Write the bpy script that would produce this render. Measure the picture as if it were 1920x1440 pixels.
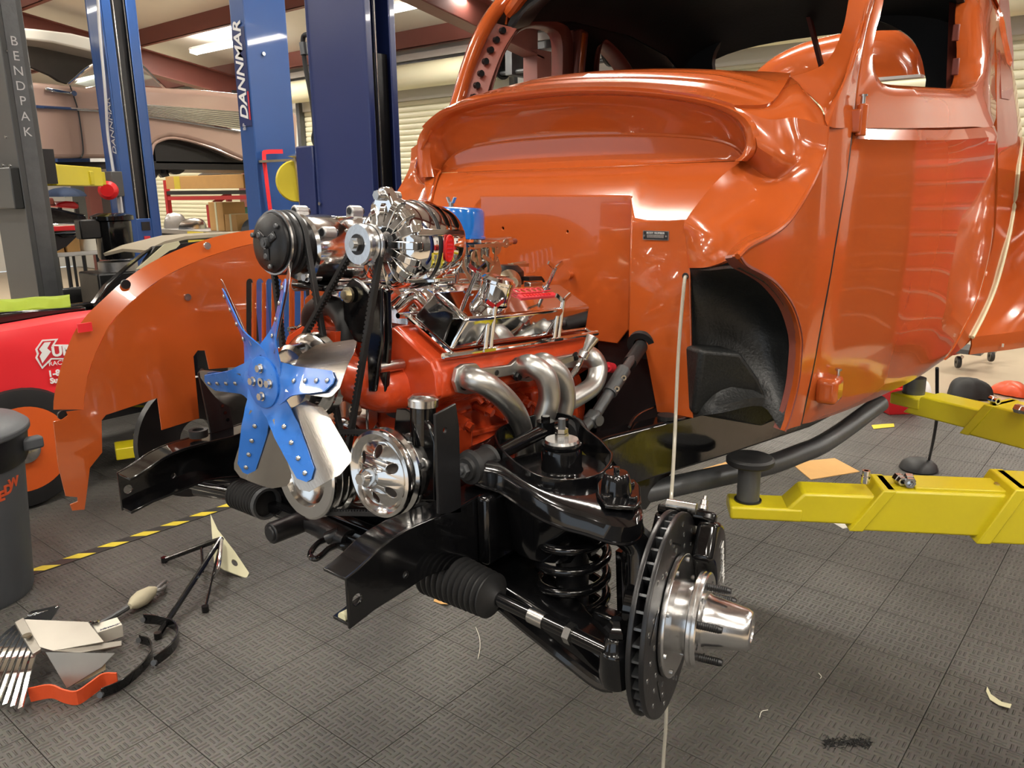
import bpy, bmesh, math, random
from mathutils import Vector as V, Matrix
random.seed(7)
for o in list(bpy.data.objects): bpy.data.objects.remove(o)
SC = bpy.context.scene
COL = SC.collection
PI = math.pi

# ---------------------------------------------------------------- camera
# world: x = towards the near side of the orange car, y = towards its rear, z = up, floor z = 0
CAM = V((1.264, -0.696, 1.645))
FPX, PITCH, ROLL, YAW = 1500.0, math.radians(13.9), math.radians(-0.65), math.radians(39.8)
def _axes():
    fw = V((0, math.cos(PITCH), -math.sin(PITCH))); rt = V((1, 0, 0)); up = rt.cross(fw)
    r2 = rt*math.cos(ROLL)+up*math.sin(ROLL); u2 = up*math.cos(ROLL)-rt*math.sin(ROLL)
    c, s = math.cos(YAW), math.sin(YAW)
    M = Matrix(((c, -s, 0), (s, c, 0), (0, 0, 1)))
    return M @ r2, M @ u2, M @ fw
RT, UP, FW = _axes()
cd = bpy.data.cameras.new('camera'); cam = bpy.data.objects.new('camera', cd); COL.objects.link(cam)
cd.sensor_fit = 'HORIZONTAL'; cd.sensor_width = 36; cd.lens = 36*FPX/1920; cd.clip_start = 0.05; cd.clip_end = 100
cam.matrix_world = Matrix(((RT.x, UP.x, -FW.x, CAM.x), (RT.y, UP.y, -FW.y, CAM.y), (RT.z, UP.z, -FW.z, CAM.z), (0, 0, 0, 1)))
SC.camera = cam

# ---------------------------------------------------------------- light and exposure
W = bpy.data.worlds.new('world'); SC.world = W; W.use_nodes = True
bgn = W.node_tree.nodes['Background']; bgn.inputs[0].default_value = (0.80, 0.90, 1.0, 1); bgn.inputs[1].default_value = 1.3
LAMP_W = 80.0          # watts of each ceiling lamp
SC.view_settings.view_transform = 'Standard'; SC.view_settings.look = 'None'
SC.view_settings.exposure = -0.10; SC.view_settings.gamma = 1.0; SC.view_settings.use_curve_mapping = False

def ray(px, py): return FW+RT*((px-960)/FPX)-UP*((py-720)/FPX)
def at(px, py, x=None, y=None, z=None, t=None):
    """point seen at a photo pixel, at the distance given by the plane it lies on"""
    d = ray(px, py)
    if t is None:
        if z is not None: t = (z-CAM.z)/d.z
        elif x is not None: t = (x-CAM.x)/d.x
        else: t = (y-CAM.y)/d.y
    return CAM+d*t

# ---------------------------------------------------------------- materials
def S(r, g, b):
    f = lambda c: (c/12.92 if c <= .04045 else ((c+.055)/1.055)**2.4)
    return (f(r/255), f(g/255), f(b/255))
MATS = {}
def pm(name, col, rough=.5, metal=0., coat=0., var=.08, vs=6., bump=0., bs=60., rvar=.06, emit=None, aniso=0., stretch=None, spec=.5, trans=0.):
    m = bpy.data.materials.new(name); m.use_nodes = True; nt = m.node_tree; N = nt.nodes; L = nt.links
    p = N['Principled BSDF']; p.inputs['Metallic'].default_value = metal
    p.inputs['Coat Weight'].default_value = coat; p.inputs['Coat Roughness'].default_value = .03
    p.inputs['Specular IOR Level'].default_value = spec
    if trans: p.inputs['Transmission Weight'].default_value = trans
    if aniso: p.inputs['Anisotropic'].default_value = aniso
    tc = N.new('ShaderNodeTexCoord'); src = tc.outputs['Object']
    if stretch:
        mp = N.new('ShaderNodeMapping'); mp.inputs['Scale'].default_value = stretch; L.new(src, mp.inputs[0]); src = mp.outputs[0]
    n = N.new('ShaderNodeTexNoise'); n.inputs['Scale'].default_value = vs; n.inputs['Detail'].default_value = 4; L.new(src, n.inputs['Vector'])
    mx = N.new('ShaderNodeMix'); mx.data_type = 'RGBA'
    mx.inputs[6].default_value = (*[c*(1-var) for c in col], 1); mx.inputs[7].default_value = (*[min(1, c*(1+var)) for c in col], 1)
    L.new(n.outputs['Fac'], mx.inputs[0]); L.new(mx.outputs[2], p.inputs['Base Color'])
    mr = N.new('ShaderNodeMapRange'); mr.inputs[3].default_value = max(0, rough-rvar); mr.inputs[4].default_value = rough+rvar
    L.new(n.outputs['Fac'], mr.inputs[0]); L.new(mr.outputs[0], p.inputs['Roughness'])
    if bump:
        n2 = N.new('ShaderNodeTexNoise'); n2.inputs['Scale'].default_value = bs; n2.inputs['Detail'].default_value = 3; L.new(src, n2.inputs['Vector'])
        b = N.new('ShaderNodeBump'); b.inputs['Strength'].default_value = bump; b.inputs['Distance'].default_value = .003
        L.new(n2.outputs['Fac'], b.inputs['Height']); L.new(b.outputs[0], p.inputs['Normal'])
    if emit: p.inputs['Emission Color'].default_value = (*emit[0], 1); p.inputs['Emission Strength'].default_value = emit[1]
    MATS[name] = m; return m
pm('orange', (.43, .083, .016), .16, 0, .75, .04, 3, spec=.35)
pm('orange_matt', (.40, .060, .014), .4, 0, .2, .10, 6)
pm('primer', (.20, .045, .028), .45, 0, .1, .25, 14, .1)
pm('engine_orange', (.54, .058, .014), .25, 0, .4, .08, 14, .35, 45)
pm('black_gloss', (.004, .004, .0045), .12, 0, .2, .3, 8, .12, 30)
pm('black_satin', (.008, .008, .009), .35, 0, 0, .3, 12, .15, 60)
pm('undercoat', (.014, .015, .015), .42, 0, 0, .3, 18, .5, 160)
pm('headliner', (.010, .010, .010), .7, 0, 0, .3, 8, .2, 80)
pm('rubber', (.010, .010, .0105), .55, 0, 0, .3, 20, .1)
pm('chrome', (.78, .78, .78), .045, 1, 0, .03, 6, 0, 60, .02)
pm('polished', (.74, .73, .71), .13, 1, 0, .06, 10, .05, 90, .05)
pm('machined', (.70, .70, .70), .22, 1, 0, .08, 20, .04, 120, .06, aniso=.4)
pm('stainless', (.60, .56, .51), .25, 1, 0, .10, 8, .05, 60, .06, stretch=(1, 8, 1))
pm('cast_alu', (.42, .41, .40), .42, 1, 0, .15, 30, .3, 120)
pm('ceramic', (.60, .60, .58), .38, 1, 0, .08, 9, .06, 70)
pm('sheet_steel', (.40, .375, .33), .42, 1, 0, .12, 8, .05, 40)
pm('grey_steel', (.12, .125, .13), .45, .7, 0, .25, 16, .2, 60)
pm('steel_bright', (.55, .54, .52), .25, 1, 0, .1, 20)
pm('fan_blue', S(45, 112, 200), .28, 0, .4, .06, 12)
pm('cleaner_blue', S(22, 104, 190), .15, 0, .8, .03, 6)
pm('lift_blue', S(38, 75, 134), .32, 0, .2, .10, 3, .06, 40)
pm('lift_navy', S(34, 46, 94), .30, 0, .2, .12, 3, .08, 40)
pm('lift_grey', (.062, .064, .064), .4, .1, .1, .1, 3, .05, 40)
pm('lift_yellow', S(198, 182, 24), .38, 0, .15, .14, 5, .12, 30)
pm('yellow_pale', S(214, 194, 56), .4, 0, .1, .10, 5)
pm('white', (.75, .74, .71), .5, 0, 0, .05, 6)
pm('cream', S(226, 222, 190), .45, 0, .1, .04, 4)
pm('slat_cream', S(222, 218, 188), .4, 0, .1, .05, 1.5)
pm('wall_white', (.66, .65, .60), .6, 0, 0, .04, 2)
pm('wall_dim', (.10, .088, .078), .7, 0, 0, .3, .8)  # unseen walls given a dark colour to weaken their reflection in the car
pm('tan_cover', S(150, 140, 120), .6, 0, 0, .08, 6)
pm('ceiling_vinyl', (.70, .68, .63), .38, 0, 0, .10, 1.2, .5, 9)
pm('red_oxide', S(118, 66, 58), .55, 0, 0, .12, 5, .1, 40)
pm('red', S(205, 26, 32), .35, 0, .2, .08, 6)
pm('red_cover', S(226, 40, 48), .45, 0, 0, .05, 4, .25, 8)
pm('rack_red', S(178, 30, 34), .4, 0, .1, .1, 8)
pm('cardboard', S(196, 152, 92), .75, 0, 0, .10, 10, .2, 60)
pm('paper', S(226, 222, 208), .7, 0, 0, .05, 10)
pm('tan_pink', S(160, 133, 119), .16, 0, .9, .03, 2)
pm('roof_cream', S(232, 228, 214), .2, 0, .8, .02, 2)
pm('dark_glass', (.03, .035, .03), .05, 0, 0, .1, 4, spec=.6)
pm('glass', (.80, .90, .86), .02, 0, 0, .02, 4, trans=.92)
pm('upholstery', (.09, .085, .075), .8, 0, 0, .15, 12, .2, 30)
pm('bin_grey', S(82, 86, 90), .5, 0, 0, .06, 6, .15, 60)
pm('lime', S(138, 158, 30), .7, 0, 0, .10, 9, .4, 40)
pm('canvas', S(196, 188, 160), .8, 0, 0, .10, 9, .4, 30)
pm('plastic_cream', S(216, 212, 176), .5, 0, 0, .08, 8)
pm('tool_orange', S(222, 84, 40), .45, 0, .1, .1, 10)
pm('wheel_orange', S(214, 92, 34), .3, 0, .4, .06, 6)
pm('caster_black', (.02, .02, .02), .4, 0, 0, .2, 10)
pm('concrete', S(176, 160, 138), .35, 0, 0, .06, 1.2, .05, 30)
pm('print_white', (.82, .82, .80), .5, 0, 0, .02, 6)
pm('print_grey', (.55, .55, .56), .4, 0, 0, .05, 6)
pm('print_red', S(196, 40, 52), .5, 0, 0, .05, 6)
pm('print_orange', S(222, 92, 50), .5, 0, 0, .05, 6)
pm('print_black', (.012, .012, .012), .5, 0, 0, .1, 6)
pm('alt_red', S(205, 24, 22), .35, 0, .3, .05, 10)
pm('brass', (.55, .40, .16), .3, 1, 0, .15, 20)
pm('zinc', (.58, .52, .38), .32, 1, 0, .15, 18)
pm('clear_tube', (.62, .58, .48), .15, 0, .4, .06, 12, trans=.35)
pm('navy_cloth', S(52, 66, 92), .8, 0, 0, .12, 10, .3, 30)
pm('teal', S(70, 140, 110), .5, 0, 0, .1, 10)
pm('tube_light', (1, 1, 1), .4, emit=((1, .95, .84), 9.0))
def M(n): return MATS[n]

# ---------------------------------------------------------------- mesh building
WM = {}      # object -> world matrix, so that parts can be written in world coordinates
def onb(a):
    a = V(a).normalized(); h = V((0, 0, 1)) if abs(a.z) < .9 else V((1, 0, 0))
    u = a.cross(h).normalized(); return u, a.cross(u).normalized(), a
def spline(pts, k=6, closed=False):
    P = [V(p) for p in pts]; n = len(P); out = []
    rng = range(n if closed else n-1)
    for i in rng:
        p1, p2 = P[i], P[(i+1) % n]
        p0 = P[i-1] if (closed or i > 0) else p1*2-p2
        p3 = P[(i+2) % n] if (closed or i+2 < n) else p2*2-p1
        for j in range(k):
            t = j/k
            out.append(.5*((2*p1)+(p2-p0)*t+(2*p0-5*p1+4*p2-p3)*t*t+(3*p1-p0-3*p2+p3)*t**3))
    if not closed: out.append(P[-1])
    return out
class MB:
    def __init__(s): s.v = []; s.f = []
    def add(s, vs, fs):
        b = len(s.v); s.v += [V(p) for p in vs]; s.f += [tuple(b+i for i in f) for f in fs]; return s
    def box(s, c, d, R=None):
        c = V(c); vs = []
        for z in (-.5, .5):
            for y in (-.5, .5):
                for x in (-.5, .5):
                    p = V((x*d[0], y*d[1], z*d[2])); vs.append(c+(R @ p if R else p))
        return s.add(vs, [(0, 2, 3, 1), (4, 5, 7, 6), (0, 1, 5, 4), (2, 6, 7, 3), (0, 4, 6, 2), (1, 3, 7, 5)])
    def box2(s, a, b): 
        a, b = V(a), V(b); return s.box((a+b)/2, [abs(b[i]-a[i]) for i in range(3)])
    def beam(s, a, b, w, h, up=(0, 0, 1)):
        a, b = V(a), V(b); d = (b-a).normalized(); u = V(up); sd = d.cross(u).normalized(); uu = sd.cross(d)
        vs = []
        for p in (a, b):
            for i, j in ((-1, -1), (1, -1), (1, 1), (-1, 1)): vs.append(p+sd*(i*w/2)+uu*(j*h/2))
        return s.add(vs, [(0, 3, 2, 1), (4, 5, 6, 7), (0, 1, 5, 4), (1, 2, 6, 5), (2, 3, 7, 6), (3, 0, 4, 7)])
    def cyl(s, a, b, r, r2=None, n=24, caps=True):
        r2 = r if r2 is None else r2; a, b = V(a), V(b); u, w, _ = onb(b-a); vs = []
        for p, q in ((a, r), (b, r2)):
            for i in range(n):
                t = 2*PI*i/n; vs.append(p+u*(q*math.cos(t))+w*(q*math.sin(t)))
        fs = [(i, (i+1) % n, n+(i+1) % n, n+i) for i in range(n)]
        if caps: fs += [tuple(reversed(range(n))), tuple(range(n, 2*n))]
        return s.add(vs, fs)
    def lathe(s, prof, o, ax, n=32, closed=False):
        o = V(o); u, w, a = onb(ax); vs = []; m = len(prof)
        for r, h in prof:
            for i in range(n):
                t = 2*PI*i/n; vs.append(o+a*h+u*(r*math.cos(t))+w*(r*math.sin(t)))
        fs = []
        for k in range(m if closed else m-1):
            k2 = (k+1) % m
            fs += [(k*n+i, k*n+(i+1) % n, k2*n+(i+1) % n, k2*n+i) for i in range(n)]
        if not closed:
            if prof[0][0] > 1e-5: fs.append(tuple(reversed(range(n))))
            if prof[-1][0] > 1e-5: fs.append(tuple(range((m-1)*n, m*n)))
        return s.add(vs, fs)
    def tube(s, pts, r, n=10, k=0, closed=False, caps=True, flat=None):
        P = spline(pts, k, closed) if k else [V(p) for p in pts]
        N = len(P)
        rr = (lambda i: r) if not isinstance(r, (list, tuple)) else (lambda i: r[0]+(r[1]-r[0])*i/(N-1))
        T = []
        for i in range(N):
            a = P[(i-1) % N] if (closed or i > 0) else P[i]; b = P[(i+1) % N] if (closed or i < N-1) else P[i]
            T.append((b-a).normalized())
        u, w, _ = onb(T[0]); vs = []
        for i in range(N):
            u = (u-T[i]*u.dot(T[i]))
            if u.length < 1e-6: u = onb(T[i])[0]
            u.normalize(); w = T[i].cross(u)
            for j in range(n):
                t = 2*PI*j/n; vs.append(P[i]+u*(rr(i)*math.cos(t))+w*(rr(i)*math.sin(t)*(flat or 1)))
        fs = []
        for i in range(N if closed else N-1):
            b = (i+1) % N
            fs += [(i*n+j, i*n+(j+1) % n, b*n+(j+1) % n, b*n+j) for j in range(n)]
        if not closed and caps: fs += [tuple(reversed(range(n))), tuple(range((N-1)*n, N*n))]
        return s.add(vs, fs)
    def ribbon(s, pts, wdir, w, th, closed=False):
        """flat strip along pts: width w along wdir (vector or list), thickness th"""
        P = [V(p) for p in pts]; N = len(P); vs = []
        for i in range(N):
            a = P[(i-1) % N] if (closed or i > 0) else P[i]; b = P[(i+1) % N] if (closed or i < N-1) else P[i]
            t = (b-a).normalized(); d = V(wdir[i] if isinstance(wdir, list) else wdir); d = (d-t*d.dot(t)).normalized(); q = t.cross(d)
            ww = w[i] if isinstance(w, (list, tuple)) else w
            for e, g in ((-1, -1), (1, -1), (1, 1), (-1, 1)): vs.append(P[i]+d*(e*ww/2)+q*(g*th/2))
        fs = []
        for i in range(N if closed else N-1):
            b = (i+1) % N
            fs += [(i*4+j, i*4+(j+1) % 4, b*4+(j+1) % 4, b*4+j) for j in range(4)]
        if not closed: fs += [(3, 2, 1, 0), tuple((N-1)*4+j for j in range(4))]
        return s.add(vs, fs)
    def grid(s, rows, closed=False):
        n = len(rows[0]); vs = [p for r in rows for p in r]; fs = []
        for i in range(len(rows)-1):
            for j in range(n if closed else n-1):
                j2 = (j+1) % n; fs.append((i*n+j, i*n+j2, (i+1)*n+j2, (i+1)*n+j))
        return s.add(vs, fs)
    def sheet(s, rows, th):
        """grid with thickness th along its normals"""
        n = len(rows[0]); m = len(rows); R = [[V(p) for p in r] for r in rows]; B = []
        for i in range(m):
            br = []
            for j in range(n):
                du = R[i][min(j+1, n-1)]-R[i][max(j-1, 0)]; dv = R[min(i+1, m-1)][j]-R[max(i-1, 0)][j]
                nn = du.cross(dv); nn = nn.normalized() if nn.length > 1e-9 else V((0, 0, 1)); br.append(R[i][j]+nn*th)
            B.append(br)
        b = len(s.v); s.grid(R); c = len(s.v); s.grid([list(r) for r in B])
        for f in range(len(s.f)-(m-1)*(n-1), len(s.f)): s.f[f] = tuple(reversed(s.f[f]))
        edge = [(0, j) for j in range(n)]+[(i, n-1) for i in range(1, m)]+[(m-1, j) for j in range(n-2, -1, -1)]+[(i, 0) for i in range(m-2, 0, -1)]
        for k in range(len(edge)):
            (i, j), (p, q) = edge[k], edge[(k+1) % len(edge)]
            s.f.append((b+p*n+q, b+i*n+j, c+i*n+j, c+p*n+q))
        return s
    def prism(s, pts, ext):
        P = [V(p) for p in pts]; n = len(P); e = V(ext)
        return s.add(P+[p+e for p in P], [tuple(reversed(range(n))), tuple(range(n, 2*n))]+[(i, (i+1) % n, n+(i+1) % n, n+i) for i in range(n)])
    def hexnut(s, c, ax, r, h): return s.cyl(V(c), V(c)+V(ax).normalized()*h, r, n=6)
    def build(s, name, mat, parent=None, local=False, bevel=0., ang=35, seg=2, sub=0, solid=0., fixn=True):
        me = bpy.data.meshes.new(name)
        vs = s.v
        if parent is not None and not local:
            I = WM[parent].inverted(); vs = [I @ p for p in s.v]
        me.from_pydata([tuple(p) for p in vs], [], s.f)
        if fixn:
            bm = bmesh.new(); bm.from_mesh(me); bmesh.ops.remove_doubles(bm, verts=bm.verts, dist=1e-6)
            bmesh.ops.recalc_face_normals(bm, faces=bm.faces); bm.to_mesh(me); bm.free()
        return finish(name, me, mat, parent, bevel, ang, seg, sub, solid)
def finish(name, me, mat, parent, bevel=0., ang=35, seg=2, sub=0, solid=0.):
    me.polygons.foreach_set('use_smooth', [True]*len(me.polygons))
    if not sub: me.set_sharp_from_angle(angle=math.radians(ang))
    me.materials.append(M(mat)); me.update()
    o = bpy.data.objects.new(name, me); COL.objects.link(o)
    if solid: m = o.modifiers.new('s', 'SOLIDIFY'); m.thickness = solid; m.offset = 0
    if sub: m = o.modifiers.new('u', 'SUBSURF'); m.levels = sub; m.render_levels = sub
    if bevel:
        m = o.modifiers.new('b', 'BEVEL'); m.width = bevel; m.segments = seg; m.limit_method = 'ANGLE'; m.angle_limit = math.radians(ang)
        m.harden_normals = False
    if parent is not None: o.parent = parent; WM[o] = WM[parent]
    else: WM[o] = Matrix.Identity(4)
    return o
def plate(name, outline, holes, o, u, v, th, mat, parent=None, bevel=0., local=False, res=1):
    """flat plate with holes: 2D outline in the frame (o, u, v), thickness th centred on the plane"""
    cu = bpy.data.curves.new(name, 'CURVE'); cu.dimensions = '2D'; cu.fill_mode = 'BOTH'; cu.extrude = max(0, th/2-bevel); cu.bevel_depth = bevel; cu.bevel_resolution = 1
    for loop in [outline]+list(holes):
        sp = cu.splines.new('POLY'); sp.points.add(len(loop)-1); sp.use_cyclic_u = True
        for q, p in zip(sp.points, loop): q.co = (p[0], p[1], 0, 1)
    t = bpy.data.objects.new('t', cu); me = bpy.data.meshes.new_from_object(t); bpy.data.objects.remove(t); bpy.data.curves.remove(cu)
    o, u, v = V(o), V(u).normalized(), V(v).normalized(); w = u.cross(v)
    T = Matrix(((u.x, v.x, w.x, o.x), (u.y, v.y, w.y, o.y), (u.z, v.z, w.z, o.z), (0, 0, 0, 1)))
    if parent is not None and not local: T = WM[parent].inverted() @ T
    me.transform(T); me.name = name
    return finish(name, me, mat, parent, 0, 30)
def circ(cx, cy, r, n=20, ry=None, a0=0.): return [(cx+r*math.cos(a0+2*PI*i/n), cy+(ry or r)*math.sin(a0+2*PI*i/n)) for i in range(n)]
def rrect(cx, cy, w, h, r, n=5):
    o = []
    for sx, sy, a in ((1, 1, 0), (-1, 1, PI/2), (-1, -1, PI), (1, -1, 1.5*PI)):
        for i in range(n+1): t = a+PI/2*i/n; o.append((cx+sx*(w/2-r)+r*math.cos(t), cy+sy*(h/2-r)+r*math.sin(t)))
    return o
def text(name, body, o, u, v, size, mat, parent=None, th=.0015, local=False, align='LEFT', sx=1., spacing=1., shear=0., bold=0.):
    cu = bpy.data.curves.new(name, 'FONT'); cu.body = body; cu.size = size; cu.extrude = th/2; cu.align_x = align; cu.align_y = 'CENTER'; cu.resolution_u = 3
    cu.space_character = spacing; cu.shear = shear; cu.offset = bold
    t = bpy.data.objects.new('t', cu); me = bpy.data.meshes.new_from_object(t); bpy.data.objects.remove(t); bpy.data.curves.remove(cu)
    o, u, v = V(o), V(u).normalized()*sx, V(v).normalized(); w = u.cross(v).normalized()
    T = Matrix(((u.x, v.x, w.x, o.x), (u.y, v.y, w.y, o.y), (u.z, v.z, w.z, o.z), (0, 0, 0, 1)))
    if parent is not None and not local: T = WM[parent].inverted() @ T
    me.transform(T); me.name = name
    return finish(name, me, mat, parent, 0, 30)
def tag(o, label, cat, group=None):
    o['label'] = label; o['category'] = cat
    if group: o['group'] = group
    return o
def struct(o): o['kind'] = 'structure'; return o
def stuff(o): o['kind'] = 'stuff'; return o
def thing(name, label, cat, loc, group=None, rot=None):
    o = bpy.data.objects.new(name, None); COL.objects.link(o); o.empty_display_size = .1
    T = Matrix.Translation(V(loc))
    if rot is not None: T = T @ rot.to_4x4()
    o.matrix_world = T; WM[o] = T
    return tag(o, label, cat, group)
def lab(o, s): o['label'] = s; return o
# ================================================================ the room
def tile_material():
    m = bpy.data.materials.new('floor_tile'); m.use_nodes = True; nt = m.node_tree; N = nt.nodes; L = nt.links; p = N['Principled BSDF']
    g = N.new('ShaderNodeNewGeometry')
    def mth(op, a, b=None, c=None):
        n = N.new('ShaderNodeMath'); n.operation = op
        for i, q in enumerate((a, b, c)):
            if q is None: continue
            if isinstance(q, (int, float)): n.inputs[i].default_value = q
            else: L.new(q, n.inputs[i])
        return n.outputs[0]
    sx = N.new('ShaderNodeSeparateXYZ'); L.new(g.outputs['Position'], sx.inputs[0]); x, y = sx.outputs[0], sx.outputs[1]
    P = .038125
    u = mth('MULTIPLY', mth('ADD', x, .374+20*.305), 1/P); v = mth('MULTIPLY', mth('ADD', y, -.899+20*.305), 1/P)
    par = mth('GREATER_THAN', mth('FRACT', mth('MULTIPLY', mth('ADD', mth('FLOOR', u), mth('FLOOR', v)), .5)), .25)
    fu = mth('SUBTRACT', mth('FRACT', u), .5); fv = mth('SUBTRACT', mth('FRACT', v), .5)
    mixn = lambda a, b: mth('ADD', mth('MULTIPLY', par, a), mth('MULTIPLY', mth('SUBTRACT', 1, par), b))
    a = mth('ABSOLUTE', mixn(fu, fv)); b = mth('ABSOLUTE', mth('SUBTRACT', mth('ABSOLUTE', mixn(fv, fu)), .20))
    ma = mth('SMOOTH_MIN', mth('MULTIPLY', mth('SUBTRACT', .44, a), 9.), 1, .2); mb_ = mth('SMOOTH_MIN', mth('MULTIPLY', mth('SUBTRACT', .10, b), 14.), 1, .2)
    h = mth('MAXIMUM', mth('MINIMUM', ma, mb_), 0)
    bp = N.new('ShaderNodeBump'); bp.inputs['Strength'].default_value = 1.0; bp.inputs['Distance'].default_value = .004; L.new(h, bp.inputs['Height']); L.new(bp.outputs[0], p.inputs['Normal'])
    n1 = N.new('ShaderNodeTexNoise'); n1.inputs['Scale'].default_value = 2.2; n1.inputs['Detail'].default_value = 6; L.new(g.outputs['Position'], n1.inputs['Vector'])
    n2 = N.new('ShaderNodeTexNoise'); n2.inputs['Scale'].default_value = 90; n2.inputs['Detail'].default_value = 2; L.new(g.outputs['Position'], n2.inputs['Vector'])
    cr = N.new('ShaderNodeValToRGB'); cr.color_ramp.elements[0].position = .3; cr.color_ramp.elements[0].color = (.070, .066, .060, 1)
    cr.color_ramp.elements[1].position = .75; cr.color_ramp.elements[1].color = (.128, .121, .108, 1); L.new(n1.outputs['Fac'], cr.inputs[0])
    mx = N.new('ShaderNodeMix'); mx.data_type = 'RGBA'; mx.blend_type = 'MULTIPLY'; mx.inputs[0].default_value = .35
    L.new(cr.outputs[0], mx.inputs[6]); L.new(n2.outputs['Color'], mx.inputs[7]); L.new(mx.outputs[2], p.inputs['Base Color'])
    p.inputs['Roughness'].default_value = .48; p.inputs['Specular IOR Level'].default_value = .4
    MATS['floor_tile'] = m
tile_material()
XW0, XW1, YW0, YW1, ZE, PITCHR = -18.0, 6.5, -7.0, 7.0, 3.5, .167
def roofz(y): return ZE+(YW1-y)*PITCHR
floor = struct(MB().box2((XW0, YW0, -.2), (XW1, 13.2, -.013)).build('floor', 'concrete'))
TS = .305; X0, Y0 = -.374, .899
tmesh = MB().box((0, 0, -.0065), (TS-.0026, TS-.0026, .013)).build('tile', 'floor_tile', floor, bevel=.0008, seg=1)
tmesh.parent = floor
cells = []
for i in range(-24, 10):
    for j in range(-12, 19):
        cx, cy = X0+(i+.5)*TS, Y0+(j+.5)*TS
        if cx < -2.44 and cx > -2.52: pass
        if cy > 6.0 or cx > 2.6: continue
        d = V((cx, cy, 0))-CAM; zc = d.dot(FW)
        vis = False
        if zc > .2:
            px, py = 960+FPX*d.dot(RT)/zc, 720-FPX*d.dot(UP)/zc
            vis = -150 < px < 2070 and 500 < py < 1620
        cells.append((0 if vis else 1, zc if vis else 99, cx, cy))
cells.sort()
first = True; rest = MB()
for n, (inv, zc, cx, cy) in enumerate(cells):
    if n < 290 and not inv:
        o = tmesh if first else tmesh.copy()
        if not first: COL.objects.link(o)
        first = False; o.location = (cx, cy, 0); o.parent = floor
    else:
        rest.box((cx, cy, -.0065), (TS-.0026, TS-.0026, .013))
stuff(rest.build('tile_field', 'floor_tile', floor))
# yellow and black edging strip let into the tiles
ed = tag(MB().box2((-2.50, -.3, -.002), (-2.435, 4.6, .003)).build('floor_edging', 'caster_black'), 'black floor edging strip with slanted yellow marks beside grey bin', 'edging')
for k in range(30):
    y = -.2+k*.155
    MB().prism([(-2.496, y, .0031), (-2.439, y+.055, .0031), (-2.439, y+.125, .0031), (-2.496, y+.07, .0031)], (0, 0, .0012)).build('yellow_mark', 'yellow_pale', ed)

# walls
wb = MB()
wb.box2((XW0, YW1, 0), (-14.6, YW1+.15, 3.5)); wb.box2((-10.6, YW1, 0), (-9.25, YW1+.15, 3.5)); wb.box2((-5.0, YW1, 0), (-3.6, YW1+.15, 3.5)); wb.box2((.9, YW1, 0), (XW1, YW1+.15, 3.5))
for a, b in ((-14.6, -10.6), (-9.25, -5.0), (-3.6, .9)): wb.box2((a, YW1, 2.75), (b, YW1+.15, 3.5))
wall_back = struct(wb.build('wall_back', 'wall_white'))
struct(MB().box2((XW0-.15, YW0, 0), (XW0, YW1, 5.9)).build('wall_left', 'wall_white'))
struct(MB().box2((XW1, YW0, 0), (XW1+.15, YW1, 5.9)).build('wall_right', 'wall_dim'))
struct(MB().box2((XW0, 13.2, 0), (XW1, 13.35, 4)).build('wall_far', 'wall_white'))
struct(MB().box2((-6, YW1+.15, 0), (-5.9, 13.2, 4)).build('wall_annex', 'wall_white'))
struct(MB().box2((-6, YW1+.15, 3.3), (XW1, 13.35, 3.4)).build('ceiling_annex', 'wall_white'))
struct(MB().box2((XW1, YW1, 0), (XW1+.15, 13.2, 4)).build('wall_side', 'wall_white'))
wf = MB()   # front wall, behind the photographer, with two open roller doors
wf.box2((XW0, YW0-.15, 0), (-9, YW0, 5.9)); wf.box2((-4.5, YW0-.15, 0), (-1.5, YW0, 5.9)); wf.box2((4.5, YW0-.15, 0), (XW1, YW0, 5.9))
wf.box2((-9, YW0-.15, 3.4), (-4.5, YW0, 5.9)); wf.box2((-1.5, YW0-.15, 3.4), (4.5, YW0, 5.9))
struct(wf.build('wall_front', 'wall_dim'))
cl = MB(); cl.prism([(XW0, YW0, roofz(YW0)), (XW1, YW0, roofz(YW0)), (XW1, YW1, ZE), (XW0, YW1, ZE)], (0, 0, .1))
ceiling = struct(cl.build('ceiling', 'ceiling_vinyl'))
for y in (6.75, 5.2, 3.7, 2.2, .7, -.8, -2.3, -3.8, -5.3):
    z = roofz(y)
    p = MB(); p.box2((XW0, y-.004, z-.21), (XW1, y+.004, z)); p.box2((XW0, y-.004, z-.21), (XW1, y+.07, z-.203)); p.build('purlin', 'red_oxide', ceiling)
for x in (-16.2, -10.5, -4.6, 1.5):
    r = MB(); y0, y1 = YW0, YW1-.15
    for dz0, dz1, hw in ((.20, .215, .10), (.215, .50, .006), (.50, .515, .10)):
        r.add([(x+sx*hw, y, roofz(y)-d) for y in (y0, y1) for d in (dz0, dz1) for sx in (-1, 1)],
              [(0, 1, 3, 2), (4, 6, 7, 5), (0, 4, 5, 1), (2, 3, 7, 6), (0, 2, 6, 4), (1, 5, 7, 3)])
    r.build('rafter', 'red_oxide', ceiling)
    MB().box2((x-.10, 6.72, 0), (x+.10, 6.98, 3.1)).build('column', 'red_oxide', wall_back, bevel=.004)
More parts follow.
